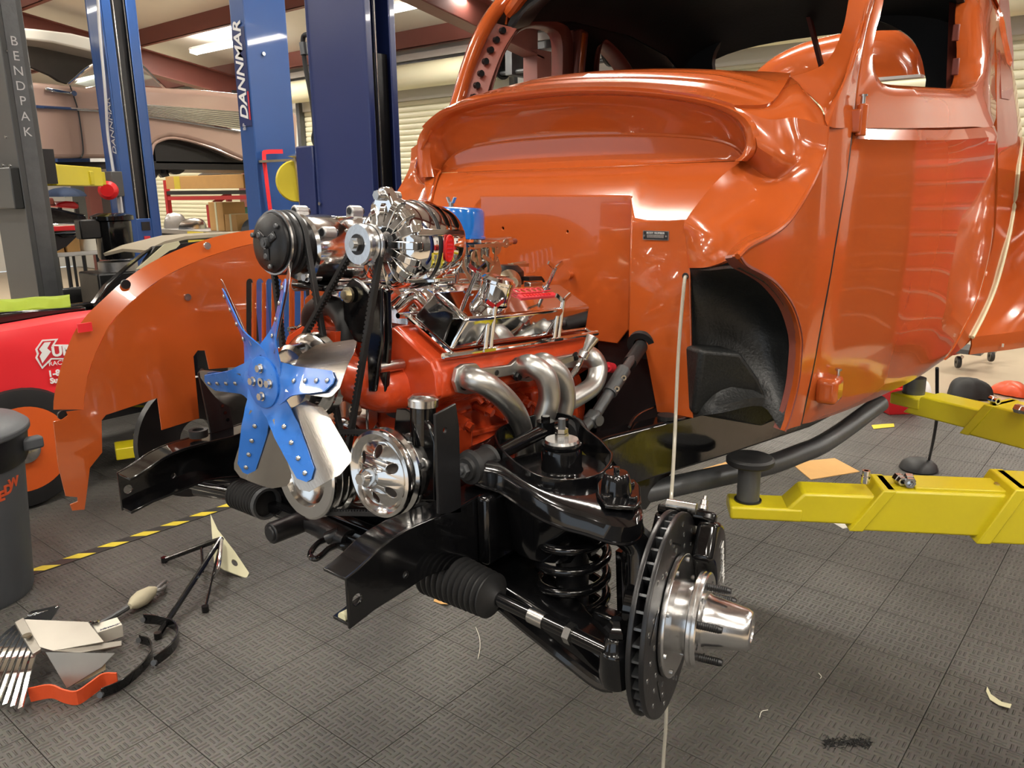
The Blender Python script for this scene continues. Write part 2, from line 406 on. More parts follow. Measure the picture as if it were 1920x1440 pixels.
# roller doors in the back wall
def roller_door(n, x0, x1, ztop, zdrum, rdr, z=.02):
    d = struct(MB().box2((x0, YW1+.05, z), (x1, YW1+.09, ztop)).build('door_%d' % n, 'slat_cream'))
    pitch = .072
    sl = None
    while z < ztop-.02:
        if sl is None:
            s = MB(); prof = [(0, 0), (-.012, .004), (-.020, .018), (-.020, .050), (-.012, .064), (0, .068)]
            s.prism([(x0+.03, YW1+.05+a, b) for a, b in prof], (x1-x0-.06, 0, 0)); sl = s.build('slat', 'slat_cream', d); o = sl
        else:
            o = sl.copy(); COL.objects.link(o); o.parent = d
        o.location = (0, 0, z); z += pitch
    for x in (x0, x1): MB().box2((x-.04, YW1-.06, 0), (x+.04, YW1+.02, ztop+.1)).build('guide_rail', 'grey_steel', d)
    g = MB().lathe([(rdr, 0), (rdr, x1-x0-.1)], (x0+.05, YW1-.24, zdrum), (1, 0, 0), 28).build('drum', 'cream', d)
    MB().cyl((x0-.35, YW1-.24, zdrum-.10), (x1+.35, YW1-.24, zdrum-.10), .025, n=12).build('shaft', 'grey_steel', d)
    for x in (x0-.02, x1+.0):
        w = MB().lathe([(.02, 0), (.17, 0), (.17, .03), (.14, .03), (.13, .01), (.05, .01), (.05, .05), (.02, .05)], (x-.02, YW1-.24, zdrum), (1, 0, 0), 24); w.build('chain_wheel', 'black_satin', d)
    br = MB(); br.box2((x1+.12, YW1-.32, zdrum-.14), (x1+.22, YW1, zdrum+.14)); br.build('bracket', 'grey_steel', d, bevel=.004)
    return d
roller_door(1, -9.2, -5.05, 2.78, 3.0, .15)
roller_door(2, -3.55, .85, 2.78, 3.0, .15, 1.70)
roller_door(3, -14.5, -10.7, 2.78, 3.0, .15)
struct(MB().box2((XW0, 6.90, 3.22), (XW1, 6.93, 3.30)).build('trim_1', 'white'))
struct(MB().box2((XW0, 6.93, 3.14), (XW1, 6.97, 3.22)).build('trim_2', 'grey_steel'))
# window panel in the back wall at the far left
w1 = struct(MB().box2((-17.6, YW1-.03, .9), (-15.2, YW1, 2.4)).build('window_1', 'white'))
MB().box2((-17.5, YW1-.045, 1.0), (-15.3, YW1-.03, 2.3)).build('pane', 'glass', w1)

# ceiling lamps: batten fittings with two bare tubes
lamp0 = None
def lamp(x, y, label):
    global lamp0
    z = roofz(y)-.245
    rot = Matrix.Rotation(-math.atan(PITCHR), 3, 'X')
    if lamp0 is None:
        t = thing('ceiling_lamp', label, 'ceiling light', (x, y, z), 'fluorescent ceiling lamps', rot)
        b = MB(); b.prism([(-.65, -.07, .02), (-.65, .07, .02), (-.65, .05, .06), (-.65, -.05, .06)], (1.3, 0, 0)); b.build('housing', 'white', t, local=True)
        for s in (-.035, .035): MB().cyl((-.62, s, 0), (.62, s, 0), .019, n=12).build('tube', 'tube_light', t, local=True)
        for s in (-.63, .63): MB().box((s, 0, .005), (.02, .12, .05)).build('end_cap', 'white', t, local=True)
        MB().cyl((0, 0, .06), (0, 0, .245), .006, n=8).build('hanger', 'grey_steel', t, local=True)
        ld = bpy.data.lights.new('lamp_glow', 'AREA'); ld.shape = 'RECTANGLE'; ld.size = 1.24; ld.size_y = .13; ld.energy = LAMP_W; ld.color = (1, .94, .85)
        lo = bpy.data.objects.new('lamp_glow', ld); COL.objects.link(lo); lo.parent = t; lo.location = (0, 0, -.025)
        lu = ld.copy(); lu.energy = LAMP_W*.45; lv = bpy.data.objects.new('lamp_uplight', lu); COL.objects.link(lv); lv.parent = t; lv.location = (0, 0, .066); lv.rotation_euler = (PI, 0, 0)
        lamp0 = t; return t
    r = lamp0.copy(); COL.objects.link(r); r.matrix_world = Matrix.Translation((x, y, z)) @ rot.to_4x4(); r['label'] = label
    for c in list(lamp0.children):
        d = c.copy(); COL.objects.link(d); d.parent = r
    return r
LL = {-13.0: 'twin tube lamp hanging above the far left window', -9.05: 'twin tube lamp hanging between pink car and bright blue post', -5.15: 'twin tube lamp hanging over roller door beside the navy post'}
for y in (5.63, 2.6, -.4, -3.4, -5.8):
    for x in (-13.0, -9.05, -5.15, -1.25, 2.65, 5.6):
        lamp(x, y, LL.get(x) if y == 5.63 and x in LL else 'twin tube fluorescent batten lamp hanging under the sloped ceiling')

for x in (-2.6, .6, 3.8): lamp(x, 9.2, 'twin tube lamp hanging in the room beyond the raised roller door')  # lamps added so that the next room is not dark
# ================================================================ lift posts
def post(name, label, x0, x1, y0, y1, h, side, mat, th=.012, lip=.05, group=None):
    t = thing(name, label, 'lift post', ((x0+x1)/2, (y0+y1)/2, 0), group)
    m = MB()
    if side == '+x':
        m.box2((x0, y0, 0), (x0+th, y1, h)); m.box2((x0+th, y0, 0), (x1, y0+th, h)); m.box2((x0+th, y1-th, 0), (x1, y1, h))
        m.box2((x1-th, y0+th, 0), (x1, y0+lip, h)); m.box2((x1-th, y1-lip, 0), (x1, y1-th, h))
    else:
        m.box2((x1-th, y0, 0), (x1, y1, h)); m.box2((x0, y0, 0), (x1-th, y0+th, h)); m.box2((x0, y1-th, 0), (x1-th, y1, h))
    m.build('column', mat, t, bevel=.006)
    b = MB(); b.box2((x0-.12, y0-.1, 0), (x1+.12, y1+.1, .02)); b.build('base_plate', mat, t, bevel=.003)
    for sx in (x0-.08, x1+.08):
        for sy in (y0-.06, y1+.06): MB().hexnut((sx, sy, .02), (0, 0, 1), .016, .02).build('anchor_bolt', 'grey_steel', t)
    return t
# navy post behind the engine
YC = 1.66
c1 = at(692, 200, y=YC); c0 = at(583, 200, y=YC)
pc = post('lift_post', 'tall dark navy lift post with side channel standing behind the alternator', c0.x, c1.x, YC, YC+.17, 3.55, '+x', 'lift_navy', lip=.035)
m = MB(); m.box2((c1.x-.13, YC+.03, .3), (c1.x-.03, YC+.14, 2.2)); m.build('carriage', 'black_satin', pc)
m = MB()
for dx in (.02, .05): m.cyl((c1.x-dx, YC+.07, .2), (c1.x-dx, YC+.07, 3.5), .006, n=8)
m.build('lift_cable', 'steel_bright', pc)
a, b = at(563, 275, y=YC+.02), at(600, 405, y=YC+.02)
MB().box2((a.x, YC-.01, b.z), (c0.x, YC+.16, a.z)).build('side_box', 'lift_navy', pc, bevel=.006)
for q in ((600, 382),): MB().cyl(at(*q, y=YC), at(*q, y=YC)+V((0, -.006, 0)), .008, n=12).build('rivet', 'steel_bright', pc)
hp = [at(595, 68, y=YC+.05), at(575, 65, y=YC+.05), at(568, 75, y=YC+.05), at(572, 120, y=YC+.05), at(585, 190, y=YC+.05), at(590, 240, y=YC+.05), at(588, 262, y=YC+.05), at(598, 285, y=YC+.05)]
MB().tube(hp, .011, 10, 5).build('hydraulic_hose', 'rubber', pc)
MB().cyl(at(568, 80, y=YC+.05), at(571, 103, y=YC+.05), .018, n=14).build('hose_ferrule', 'grey_steel', pc)
for (q0, q1, w_, h_) in (((216, 846), (312, 832), .16, .07), ((262, 822), (318, 800), .10, .05)):
    a, b = at(*q0, z=.16), at(*q1, z=.16); lab(MB().beam(a, b, w_, h_).build('lowered_arm', 'lift_yellow', pc, bevel=.006), 'yellow arm seen under the orange inner fender panel')
# blue post with printed brand
XB = -2.6
b0, b1 = at(472, 200, x=XB), at(549, 200, x=XB)
bf = at(446, 200, y=b0.y)
pb = post('lift_post', 'bright blue lift post with white italic lettering running up its face', bf.x, XB, b0.y, b1.y, 3.6, '-x', 'lift_blue')
yf = b0.y-.002
dd = MB().box2((bf.x+.008, yf-.001, at(450, 238, y=yf).z), (XB-.008, yf+.001, at(445, 52, y=yf).z)); dd.build('decal_backing', 'lift_navy', pb)
ztx0, ztx1 = at(456, 226, y=yf).z, at(447, 62, y=yf).z
text('brand_lettering', 'DANNMAR', ((bf.x+XB)/2, yf-.003, ztx0), (0, 0, 1), (-1, 0, 0), (ztx1-ztx0)/4.45, 'print_white', pb, shear=.25, bold=.002)
MB().box2((XB-.022, yf-.004, ztx0), (XB-.012, yf-.002, ztx0+(ztx1-ztx0)*.33)).build('red_stripe', 'print_red', pb)
text('logo', 'BP', ((bf.x+XB)/2-.012, yf-.003, at(460, 245, y=yf).z), (0, 0, 1), (-1, 0, 0), .035, 'print_grey', pb)
MB().cyl(at(493, 101, x=XB), at(493, 101, x=XB)+V((.01, 0, 0)), .010, n=14).build('rivet', 'steel_bright', pb)
rs = [at(530, 284, x=XB+.03), at(500, 285, x=XB+.03), at(495, 292, x=XB+.03), at(500, 340, x=XB+.03), at(507, 396, x=XB+.03)]
tag(MB().ribbon(spline(rs, 5), (0, 1, 0), .022, .004).build('red_strap', 'red_cover'), 'thin red strap bent over a lift bracket beside blue post', 'strap')
# yellow reel between the posts
rc = at(555, 340, x=-2.3)
rl = thing('hose_reel', 'round yellow reel with hook hanging between blue posts', 'reel', rc-V((0, 0, .11)))
MB().lathe([(.0, -.012), (.10, -.012), (.105, 0), (.10, .012), (.0, .012)], rc, (1, -.35, 0), 32).build('disc', 'yellow_pale', rl)
MB().box((rc.x+.02, rc.y, rc.z), (.012, .016, .24), Matrix.Rotation(.06, 3, 'X')).build('strap_bar', 'zinc', rl)
MB().box((rc.x+.03, rc.y+.02, rc.z+.03), (.008, .012, .10), Matrix.Rotation(-.15, 3, 'X')).build('stripe', 'print_red', rl)
MB().tube([rc+V((.03, .04, -.05)), rc+V((.03, .055, -.09)), rc+V((.03, .03, -.14)), rc+V((.03, .02, -.12))], .010, 8, 5).build('hook', 'paper', rl)
MB().box2((XB+.002, rc.y-.015, rc.z+.10), (rc.x+.03, rc.y+.015, rc.z+.112)).build('hanger_bar', 'zinc', rl)
bkt = MB(); bkt.prism([at(537, 293, x=-2.28), at(565, 284, x=-2.28), at(565, 300, x=-2.28)], (.06, 0, 0)); bkt.build('bracket', 'steel_bright', rl)
# open channel post in front of the pink car
XA = -5.55
a0, a1 = at(211, 200, x=XA), at(277, 200, x=XA)
pa = post('lift_post', 'blue channel lift post with open dark side in front of pink car', XA-.26, XA, a0.y, a1.y, 3.7, '+x', 'lift_blue', lip=.085)
MB().box2((XA-.22, a0.y+.03, .9), (XA-.05, a1.y-.03, 3.6)).build('channel_liner', 'black_satin', pa)  # dark block filling the open channel of the post
m = MB()
for dy in (.11, .2): m.cyl((XA-.02, a0.y+dy, .6), (XA-.02, a0.y+dy, 3.6), .007, n=8)
m.build('lift_cable', 'steel_bright', pa)
zl = at(265, 410, x=XA).z
m = MB(); m.box2((XA-.06, a0.y+.08, .1), (XA-.004, a1.y-.08, zl)); m.build('carriage', 'lift_blue', pa, bevel=.006)
MB().box2((XA-.004, a0.y+.12, at(270, 432, x=XA).z), (XA+.003, a1.y-.1, at(270, 416, x=XA).z)).build('rubber_pad', 'black_satin', pa)
MB().box2((XA-.004, a0.y+.13, at(270, 453, x=XA).z), (XA+.003, a1.y-.11, at(270, 443, x=XA).z)).build('warning_label', 'print_red', pa)
yA = a0.y-.003
text('brand_lettering', 'DANNMAR', (XA-.05, yA-.002, at(222, 290, y=yA).z), (0, 0, 1), (-1, 0, 0), .088, 'print_grey', pa, shear=.25)
g = at(222, 345, y=yA-.02)
MB().box((g.x-.02, yA-.05, g.z), (.16, .09, .20)).build('junction_box', 'lift_grey', pa, bevel=.006)
for i, d in enumerate((0, .05)): MB().tube([V((g.x+d, yA-.04, g.z-.1)), V((g.x+d-.02, yA-.03, 1.2)), V((g.x+d, yA-.03, .6))], .010, 8, 4).build('conduit', 'print_grey', pa)
m = MB(); m.tube([at(183, -10, y=yA-.02), at(187, 60, y=yA-.02), at(198, 180, y=yA-.02), at(202, 250, y=yA-.02), g+V((-.06, 0, .1))], .012, 8, 4); m.build('riser_conduit', 'print_grey', pa)
e = at(206, 357, y=yA-.1)
MB().lathe([(0, 0), (.05, 0), (.075, .03), (.075, .07), (.05, .09), (0, .09)], e, (.8, -.6, 0), 20).build('air_reel', 'red', pa)
# grey post with upright letters
XG = -4.5
gc = at(45, 300, x=XG); gs = at(66, 300, x=XG)
pg = post('lift_post', 'dark grey lift post with stacked capital letters and a yellow arm', XG-.62, XG, gc.y, gs.y+.02, 3.6, '+x', 'lift_grey', lip=.12)
MB().box2((XG-.002, gc.y, 0), (XG+.004, gs.y+.02, 3.6)).build('edge_plate', 'grey_steel', pg)
for ch, py in zip('BENDPAK', (78, 106, 134, 162, 190, 219, 248)):
    q = at(20+py*.128, py, x=XG+.006)
    text('letter', ch, (XG+.006, (gc.y+gs.y)/2+.01, q.z), (0, 1, 0), (0, 0, 1), .078, 'print_grey', pg, align='CENTER')
a, b = at(0, 315, y=gc.y-.03), at(38, 392, y=gc.y-.03)
MB().box2((a.x-.3, gc.y-.06, b.z), (b.x, gc.y, a.z)).build('power_box', 'lift_grey', pg, bevel=.008)
for q in ((14, 96), (12, 257), (6, 310), (20, 311)): 
    c = at(*q, y=gc.y); MB().cyl(c, c+V((0, -.008, 0)), .009, n=10).build('bolt', 'steel_bright', pg)
# yellow swing arm of the grey post, under the pink car
zA = 1.62
p0, p1 = at(82, 328, x=-4.75), at(172, 332, x=-5.3)
ya = MB().beam(p0, p1, .16, .14).build('lift_arm', 'lift_yellow', pg, bevel=.006)
lab(ya, 'yellow arm reaching under the pink car')
MB().beam(p1+V((.2, -.15, -.01)), p1+V((-.12, .10, -.01)), .11, .10).build('extension', 'lift_yellow', ya, bevel=.005)
m = MB(); m.prism([at(72, 296, x=-4.7), at(80, 296, x=-4.7), at(122, 322, x=-5.0), at(122, 330, x=-5.0), at(86, 330, x=-4.75)], (.02, .02, 0)); m.build('gusset', 'lift_yellow', ya)
MB().beam(at(74, 298, x=-4.7), at(82, 345, x=-4.72), .10, .05, (0, 1, 0)).build('pivot_plate', 'lift_yellow', ya, bevel=.004)
m = MB(); m.box2(at(48, 345, x=-4.62), at(74, 282, x=-4.85)); m.build('carriage', 'black_satin', ya)
# ================================================================ the orange coupe body
def resamp(P, n):
    P = [V(p) for p in P]; d = [0.]
    for a, b in zip(P, P[1:]): d.append(d[-1]+(b-a).length)
    out = []; k = 0
    for i in range(n):
        s = d[-1]*i/(n-1)
        while k < len(P)-2 and d[k+1] < s: k += 1
        L = d[k+1]-d[k]; out.append(P[k].lerp(P[k+1], 0 if L < 1e-9 else (s-d[k])/L))
    return out
def coons(T, B, L, R, nu=24, nv=16):
    T, B, L, R = resamp(T, nu), resamp(B, nu), resamp(L, nv), resamp(R, nv); rows = []
    for j in range(nv):
        v = j/(nv-1); row = []
        for i in range(nu):
            u = i/(nu-1)
            row.append(T[i]*(1-v)+B[i]*v+L[j]*(1-u)+R[j]*u-(T[0]*((1-u)*(1-v))+T[-1]*(u*(1-v))+B[0]*((1-u)*v)+B[-1]*(u*v)))
        rows.append(row)
    return rows
def interp(tab, q):
    if q <= tab[0][0]: return tab[0][1]
    for (a, b), (c, d) in zip(tab, tab[1:]):
        if q <= c:
            t = (q-a)/(c-a); t = t*t*(3-2*t)*.35+t*.65; return b+(d-b)*t
    return tab[-1][1]
WY = [(.8, .60), (1.1, .637), (1.2, .660), (1.6, .706), (2.0, .732), (2.4, .742), (2.9, .735), (3.6, .66)]
WZ = [(.9, -.075), (1.0, -.045), (1.1, -.018), (1.25, -.002), (1.45, .006), (1.65, .004), (1.75, 0), (1.85, -.012), (2.0, -.045), (2.2, -.105), (2.4, -.19)]
def xs(y, z): return interp(WY, y)+interp(WZ, z)
def side(px, py):
    lo, hi = .35, .86
    for _ in range(40):
        m = (lo+hi)/2; p = at(px, py, x=m)
        if m > xs(p.y, p.z): hi = m
        else: lo = m
    return at(px, py, x=(lo+hi)/2)
def onside(rows, off=0.):
    return [[V((xs(p.y, p.z)+off, p.y, p.z)) for p in r] for r in rows]
def pxs(L, **k): return [at(*q, **k) for q in L]
def smooth(L, k=5): return spline(L, k)

car = thing('vintage_coupe', 'glossy orange vintage coupe body without hood, front fenders or glass', 'car', (0, 1.8, .95))
GAP = [(1640, 0), (1625, 60), (1613, 120), (1605, 180), (1600, 240), (1590, 330), (1570, 450), (1555, 540), (1540, 620), (1524, 705), (1504, 797)]
gapP = [side(*q) for q in GAP]
FL = [(1550, 237), (1546, 281), (1536, 312), (1520, 347), (1495, 390), (1473, 419), (1445, 440), (1404, 461), (1383, 481)]
flP = [side(*q) for q in FL]
ARCH = [(1383, 481), (1397, 499), (1425, 514), (1452, 533), (1480, 568), (1494, 603), (1501, 638), (1500, 672), (1494, 725), (1480, 780), (1470, 808)]
archP = [side(*q) for q in ARCH]
# --- strip between fender flange / wheel arch and the door
L_ = smooth(flP, 3)[:-1]+smooth(archP, 3); R_ = smooth([V((p.x, p.y-.007, p.z)) for p in gapP[4:]], 3)
rows = coons([L_[0], R_[0]], [L_[-1], R_[-1]], L_, R_, 12, 40)
MB().sheet(onside(rows), .012).build('cowl_side', 'orange', car)
MB().tube([V((p.x-.012, p.y, p.z)) for p in smooth(gapP, 3)], .011, 8).build('door_seal', 'black_satin', car)  # black tube behind the door gap, standing in for its shade
# rolled flange edge where the fender bolts on
MB().tube(smooth(flP, 4), .006, 8).build('fender_flange', 'orange', car)
MB().ribbon(smooth([V((p.x-.012, p.y+.004, p.z)) for p in archP], 3), (1, .4, 0), .03, .006).build('arch_lip', 'primer', car)
# --- door: lower panel
rearD = [side(*q) for q in ((1868, 237), (1871, 320), (1866, 430), (1846, 530), (1808, 618), (1772, 676))]
frontD = [V((p.x, p.y+.007, p.z)) for p in gapP[4:]]
botD = [frontD[-1]]+[side(*q) for q in ((1570, 778), (1640, 750), (1700, 722))]+[rearD[-1]]
topD = [frontD[0], side(1680, 243), side(1780, 243), rearD[0]]
rows = coons(smooth(topD, 4), smooth(botD, 4), smooth(frontD, 4), smooth(rearD, 4), 36, 30)
rows = onside(rows)
for i, r in enumerate(rows):
    for j in range(len(r)):
        v = i/(len(rows)-1); e = min(j, len(r)-1-j, len(rows)-1-i)
        r[j].x += .010*math.exp(-((v-.03)/.018)**2)-(.006 if e == 0 else 0)
door = MB().sheet(rows, .02).build('door', 'orange', car)
# --- door: window frame ring
WIN = [(1664, -60), (1650, 20), (1642, 47), (1636, 94), (1642, 131), (1656, 150), (1680, 156), (1740, 160), (1804, 164), (1824, 160), (1832, 125), (1832, 60), (1832, 0), (1829, -60)]
OUT = [(1660, -90), (1641, 0), (1628, 50), (1615, 115), (1607, 180), (1602, 240), (1650, 243), (1730, 243), (1830, 240), (1867, 236), (1867, 150), (1866, 60), (1864, -20), (1858, -100)]
inn = resamp(smooth([side(*q) for q in WIN], 4), 60); out = resamp(smooth([side(*q) for q in OUT], 3), 60)
rr = []
for k, (f, dx) in enumerate(((0, -.008), (.04, 0), (.35, .002), (.7, .008), (.88, .004), (.97, -.008), (1.0, -.03), (1.0, -.06))):
    rr.append([V((xs(a.lerp(b, f).y, a.lerp(b, f).z)+dx, a.lerp(b, f).y, a.lerp(b, f).z)) for a, b in zip(out, inn)])
MB().grid(rr).build('window_frame', 'orange', door)
# inner rear edge of the door opening with its striker plates
q0, q1 = side(1833, -40), side(1833, 160)
MB().ribbon([q0+V((-.05, .02, 0)), q1+V((-.05, .02, 0))], (1, 0, 0), .08, .01).build('inner_jamb', 'primer', door)
for py in (55, 120): MB().box(side(1822, py)+V((-.05, .03, 0)), (.02, .01, .05)).build('striker', 'primer', door, bevel=.003)
# --- hinges
h0 = side(1607, 228)
hg = MB().cyl(h0+V((.012, -.01, -.032)), h0+V((.012, -.01, .036)), .012, n=16); hg.box(h0+V((.0, -.016, 0)), (.03, .02, .05))
hgo = hg.build('hinge', 'orange', car, bevel=.003)
MB().cyl(h0+V((.012, -.01, .036)), h0+V((.012, -.01, .052)), .005, n=10).cyl(h0+V((.012, -.01, .052)), h0+V((.012, -.01, .056)), .009, n=12).build('hinge_pin', 'steel_bright', hgo)
h1 = side(1540, 730)
hg = MB(); hg.box(h1+V((.015, .012, 0)), (.05, .075, .062), Matrix.Rotation(.1, 3, 'Z')); hgo = hg.build('hinge', 'orange', car, bevel=.012, seg=3)
MB().cyl(h1+V((.025, .035, .028)), h1+V((.025, .035, .045)), .004, n=10).cyl(h1+V((.025, .035, .043)), h1+V((.025, .035, .048)), .008, n=12).build('hinge_pin', 'steel_bright', hgo)
# --- cowl shapes
YL = 1.03; YB = 1.28
ARC = [(790, 333), (784, 300), (783, 270), (792, 245), (815, 222), (840, 207), (900, 190), (960, 180), (1060, 170), (1180, 170), (1300, 183), (1370, 201), (1405, 222), (1418, 245), (1420, 270), (1410, 290), (1396, 302)]
arc = resamp(smooth(pxs(ARC, y=YL), 4), 61)
def shrink(P, f, c, dy): return [V((c.x+(p.x-c.x)*f, p.y+dy, c.z+(p.z-c.z)*f)) for p in P]
ctr = V((0, YL, 1.70))
lipb = [V((p.x, YL, p.z)) for p in arc]
rows = [shrink(lipb, 1.0, ctr, .02), shrink(lipb, 1.005, ctr, .002), shrink(lipb, .99, ctr, -.008), shrink(lipb, .965, ctr, -.004), shrink(lipb, .95, ctr, .004), shrink(lipb, .935, ctr, .018)]
MB().grid(rows).build('hood_lip', 'orange', car)
d0 = rows[-1]
base = resamp(pxs([(800, 325), (1000, 317), (1200, 309), (1388, 301)], y=1.075), 61)
rows = []
for f, dy, in ((0, 0), (.06, .012), (.14, .022), (.30, .034), (.42, .042), (.50, .046), (.535, .044), (.555, .036), (.60, .034), (.75, .034), (.9, .026), (1, 0)):
    g = f
    rows.append([a.lerp(b, g)+V((0, dy, 0)) for a, b in zip(d0, base)])
MB().grid(rows).build('cowl_recess', 'orange', car)
wsb = smooth(pxs([(868, 214), (900, 199), (940, 186), (1000, 166), (1060, 151), (1180, 142), (1300, 138), (1420, 140), (1482, 144)], y=YB), 4)
arcU = arc[7:54]
A1 = arcU[-1]; A0 = arcU[0]
Redge = [wsb[-1], at(1470, 165, y=1.20), at(1440, 200, y=1.10), A1]
Ledge = [wsb[0], at(840, 222, y=1.20), at(812, 232, y=1.10), A0]
rows = coons(wsb, arcU, smooth(Ledge, 4), smooth(Redge, 4), 60, 22)
for j, r in enumerate(rows):
    v = j/(len(rows)-1)
    for i in range(len(r)):
        u = i/(len(r)-1); w = max(0, min(1, (u-.25)/.3))*min(1, (1-u)*10)
        r[i].z += .018*math.sin(PI*v)*min(1, (1-u)*7)*min(1, u*7)+w*.006*sum(math.exp(-((v-c)/.035)**2) for c in (.35, .52, .69))
MB().sheet(rows, -.008).build('cowl_top', 'orange', car)
# shoulder between the cowl top, the pillar and the dished cowl side
pil_in = [(1600, -60), (1591, 0), (1580, 55), (1558, 105), (1528, 130), (1482, 144)]
def wsY(z): return YB+max(0, z-1.9)*.55
pilP = []
for q in pil_in:
    p = at(*q, y=YB)
    for _ in range(6): p = at(*q, y=wsY(p.z))
    pilP.append(p)
Tsh = [A1, at(1440, 226, y=1.06), at(1490, 222, y=1.10), flP[0]]
Rsh = [wsb[-1], at(1515, 178, y=1.22), at(1540, 205, y=1.17), flP[0]]
rows = coons([wsb[-1], wsb[-1]], smooth(Tsh, 4), smooth(Redge, 4), smooth(Rsh, 4), 18, 18)
for j, r in enumerate(rows):
    v = j/17
    for i in range(len(r)):
        u = i/17; r[i] += V((.012, -.008, .012))*(math.sin(PI*v)*math.sin(PI*u))
MB().grid(rows).build('cowl_shoulder', 'orange', car)
gp = [side(1652, -60)]+gapP[:5]; gp = [V((p.x, p.y-.004, p.z)) for p in gp]
rows = coons([pilP[0], gp[0]], smooth([wsb[-1], at(1515, 178, y=1.22), at(1540, 205, y=1.17), flP[0], gp[-1]], 4), smooth(pilP, 4), smooth(gp, 4), 18, 30)
for j, r in enumerate(rows):
    for i in range(len(r)): r[i] += V((.014, -.014, 0))*math.sin(PI*i/17)*(.4+.6*(1-abs(j/29-.5)*2))
MB().sheet(rows, .008).build('windshield_pillar', 'orange', car)
# --- firewall
FWY = .945
Zr = at(1184, 369, y=.985).z
def fwp(L, y): return [(p.x, p.z) for p in pxs(L, y=y)]
YR = .985
n0 = fwp([(1188, 418), (1284, 413), (1289, 455), (1293, 502), (1298, 782), (1234, 771), (1209, 638), (1181, 636)], FWY)
plate('firewall_panel', n0, [], (0, FWY, 0), (1, 0, 0), (0, 0, 1), .006, 'orange', car, .002)
plate('firewall_panel', [(-x, z) for x, z in reversed(n0)], [], (0, FWY, 0), (1, 0, 0), (0, 0, 1), .006, 'orange', car, .002)
xr = at(1184, 369, y=YR).x; xn = n0[0][0]
rec = [(-xr, Zr), (xr, Zr), (xr, 1.30), (xr-.03, 1.262), (-xr+.03, 1.262), (-xr, 1.30)]
hol = [circ(*fwp([q], YR)[0], r, 12) for q, r in (((944, 428), .006), ((1065, 434), .005))]
plate('firewall_recess', rec, hol, (0, YR, 0), (1, 0, 0), (0, 0, 1), .006, 'orange', car, .002)
c = at(1072, 515, y=YR); MB().cyl(c, c+V((0, -.02, 0)), .009, n=16).cyl(c+V((0, -.016, 0)), c+V((0, -.022, 0)), .011, n=16).build('grommet', 'orange', car)
zt = n0[0][1]
for s in (1, -1):   # stepped edge between recess and side panel
    m = MB(); m.add([(s*xr, YR, Zr), (s*xn, FWY, zt), (s*xn, FWY, 1.26), (s*xr, YR, 1.26)], [(0, 1, 2, 3)]); m.build('recess_step', 'orange', car, solid=.004)
# ledge: from the recess of the cowl forward and down to the firewall
bk = resamp(pxs([(792, 326), (1000, 317), (1200, 309), (1396, 302)], y=1.075), 25)
xo = n0[1][0]
def fz(x):
    a = abs(x)
    if a <= xr: return Zr, YR
    if a <= xn: t = (a-xr)/(xn-xr); return Zr+(zt-Zr)*t, YR+(FWY-YR)*t
    return zt, FWY
fx = [-xo+2*xo*i/24 for i in range(25)]
rows = [bk]
fr = [V((x, fz(x)[1], fz(x)[0])) for x in fx]
for f in (.15, .35, .6, .85, .96, 1):
    rows.append([a.lerp(b, f)+V((0, 0, .018*math.sin(PI*f)+.006*f*(1-f))) for a, b in zip(bk, fr)])
rows.append([p+V((0, 0, -.006)) for p in fr])
MB().grid(rows).build('firewall_ledge', 'orange', car)
LEDGE = rows
# dished cowl side below the shoulder
crease = [A1, at(1420, 270, y=1.03), at(1410, 290, y=1.05)]+[r[-1] for r in LEDGE]+[at(1287, 440, y=.948), at(1293, 502, y=.95)]
Bd = [crease[-1], at(1330, 502, x=.49), at(1365, 492, x=.56), flP[-1]]
rows = coons(smooth(Tsh, 4), smooth(Bd, 4), smooth(crease, 4), smooth(flP, 4), 34, 34)
for j, r in enumerate(rows):
    for i in range(len(r)):
        u, v = i/33, j/33
        r[i] += V((-.014, .022, 0))*(math.sin(PI*u)*math.sin(PI*v**1.2)**1.5)
MB().sheet(rows, -.006).build('cowl_dish', 'orange', car)
MB().sheet([[V((-p.x, p.y, p.z)) for p in r] for r in rows], .006).build('far_cowl_dish', 'orange', car)
for q, r in (((1425, 222), .004), ((1461, 247), .003), ((1481, 253), .005), ((1427, 267), .003)):
    pass
for (px, py), (u_, v_) in (((1425, 222), (2, 1)), ((1462, 246), (11, 6)), ((1481, 254), (15, 6)), ((1427, 268), (8, 8)), ((1460, 412), (26, 26))):
    p = rows[v_][u_]; n = (rows[v_][u_+1]-rows[v_][u_]).cross(rows[v_+1][u_]-rows[v_][u_]).normalized()
    if n.dot(CAM-p) < 0: n = -n
    MB().cyl(p-n*.002, p+n*.0012, .0055, n=12).build('bolt_hole', 'black_satin', car)
e = at(1220, 372, y=.99); 
MB().beam(at(1275, 385, y=1.0)+V((0, 0, .004)), at(1310, 348, y=1.03)+V((0, 0, .004)), .004, .008).build('seam_ridge', 'orange', car)
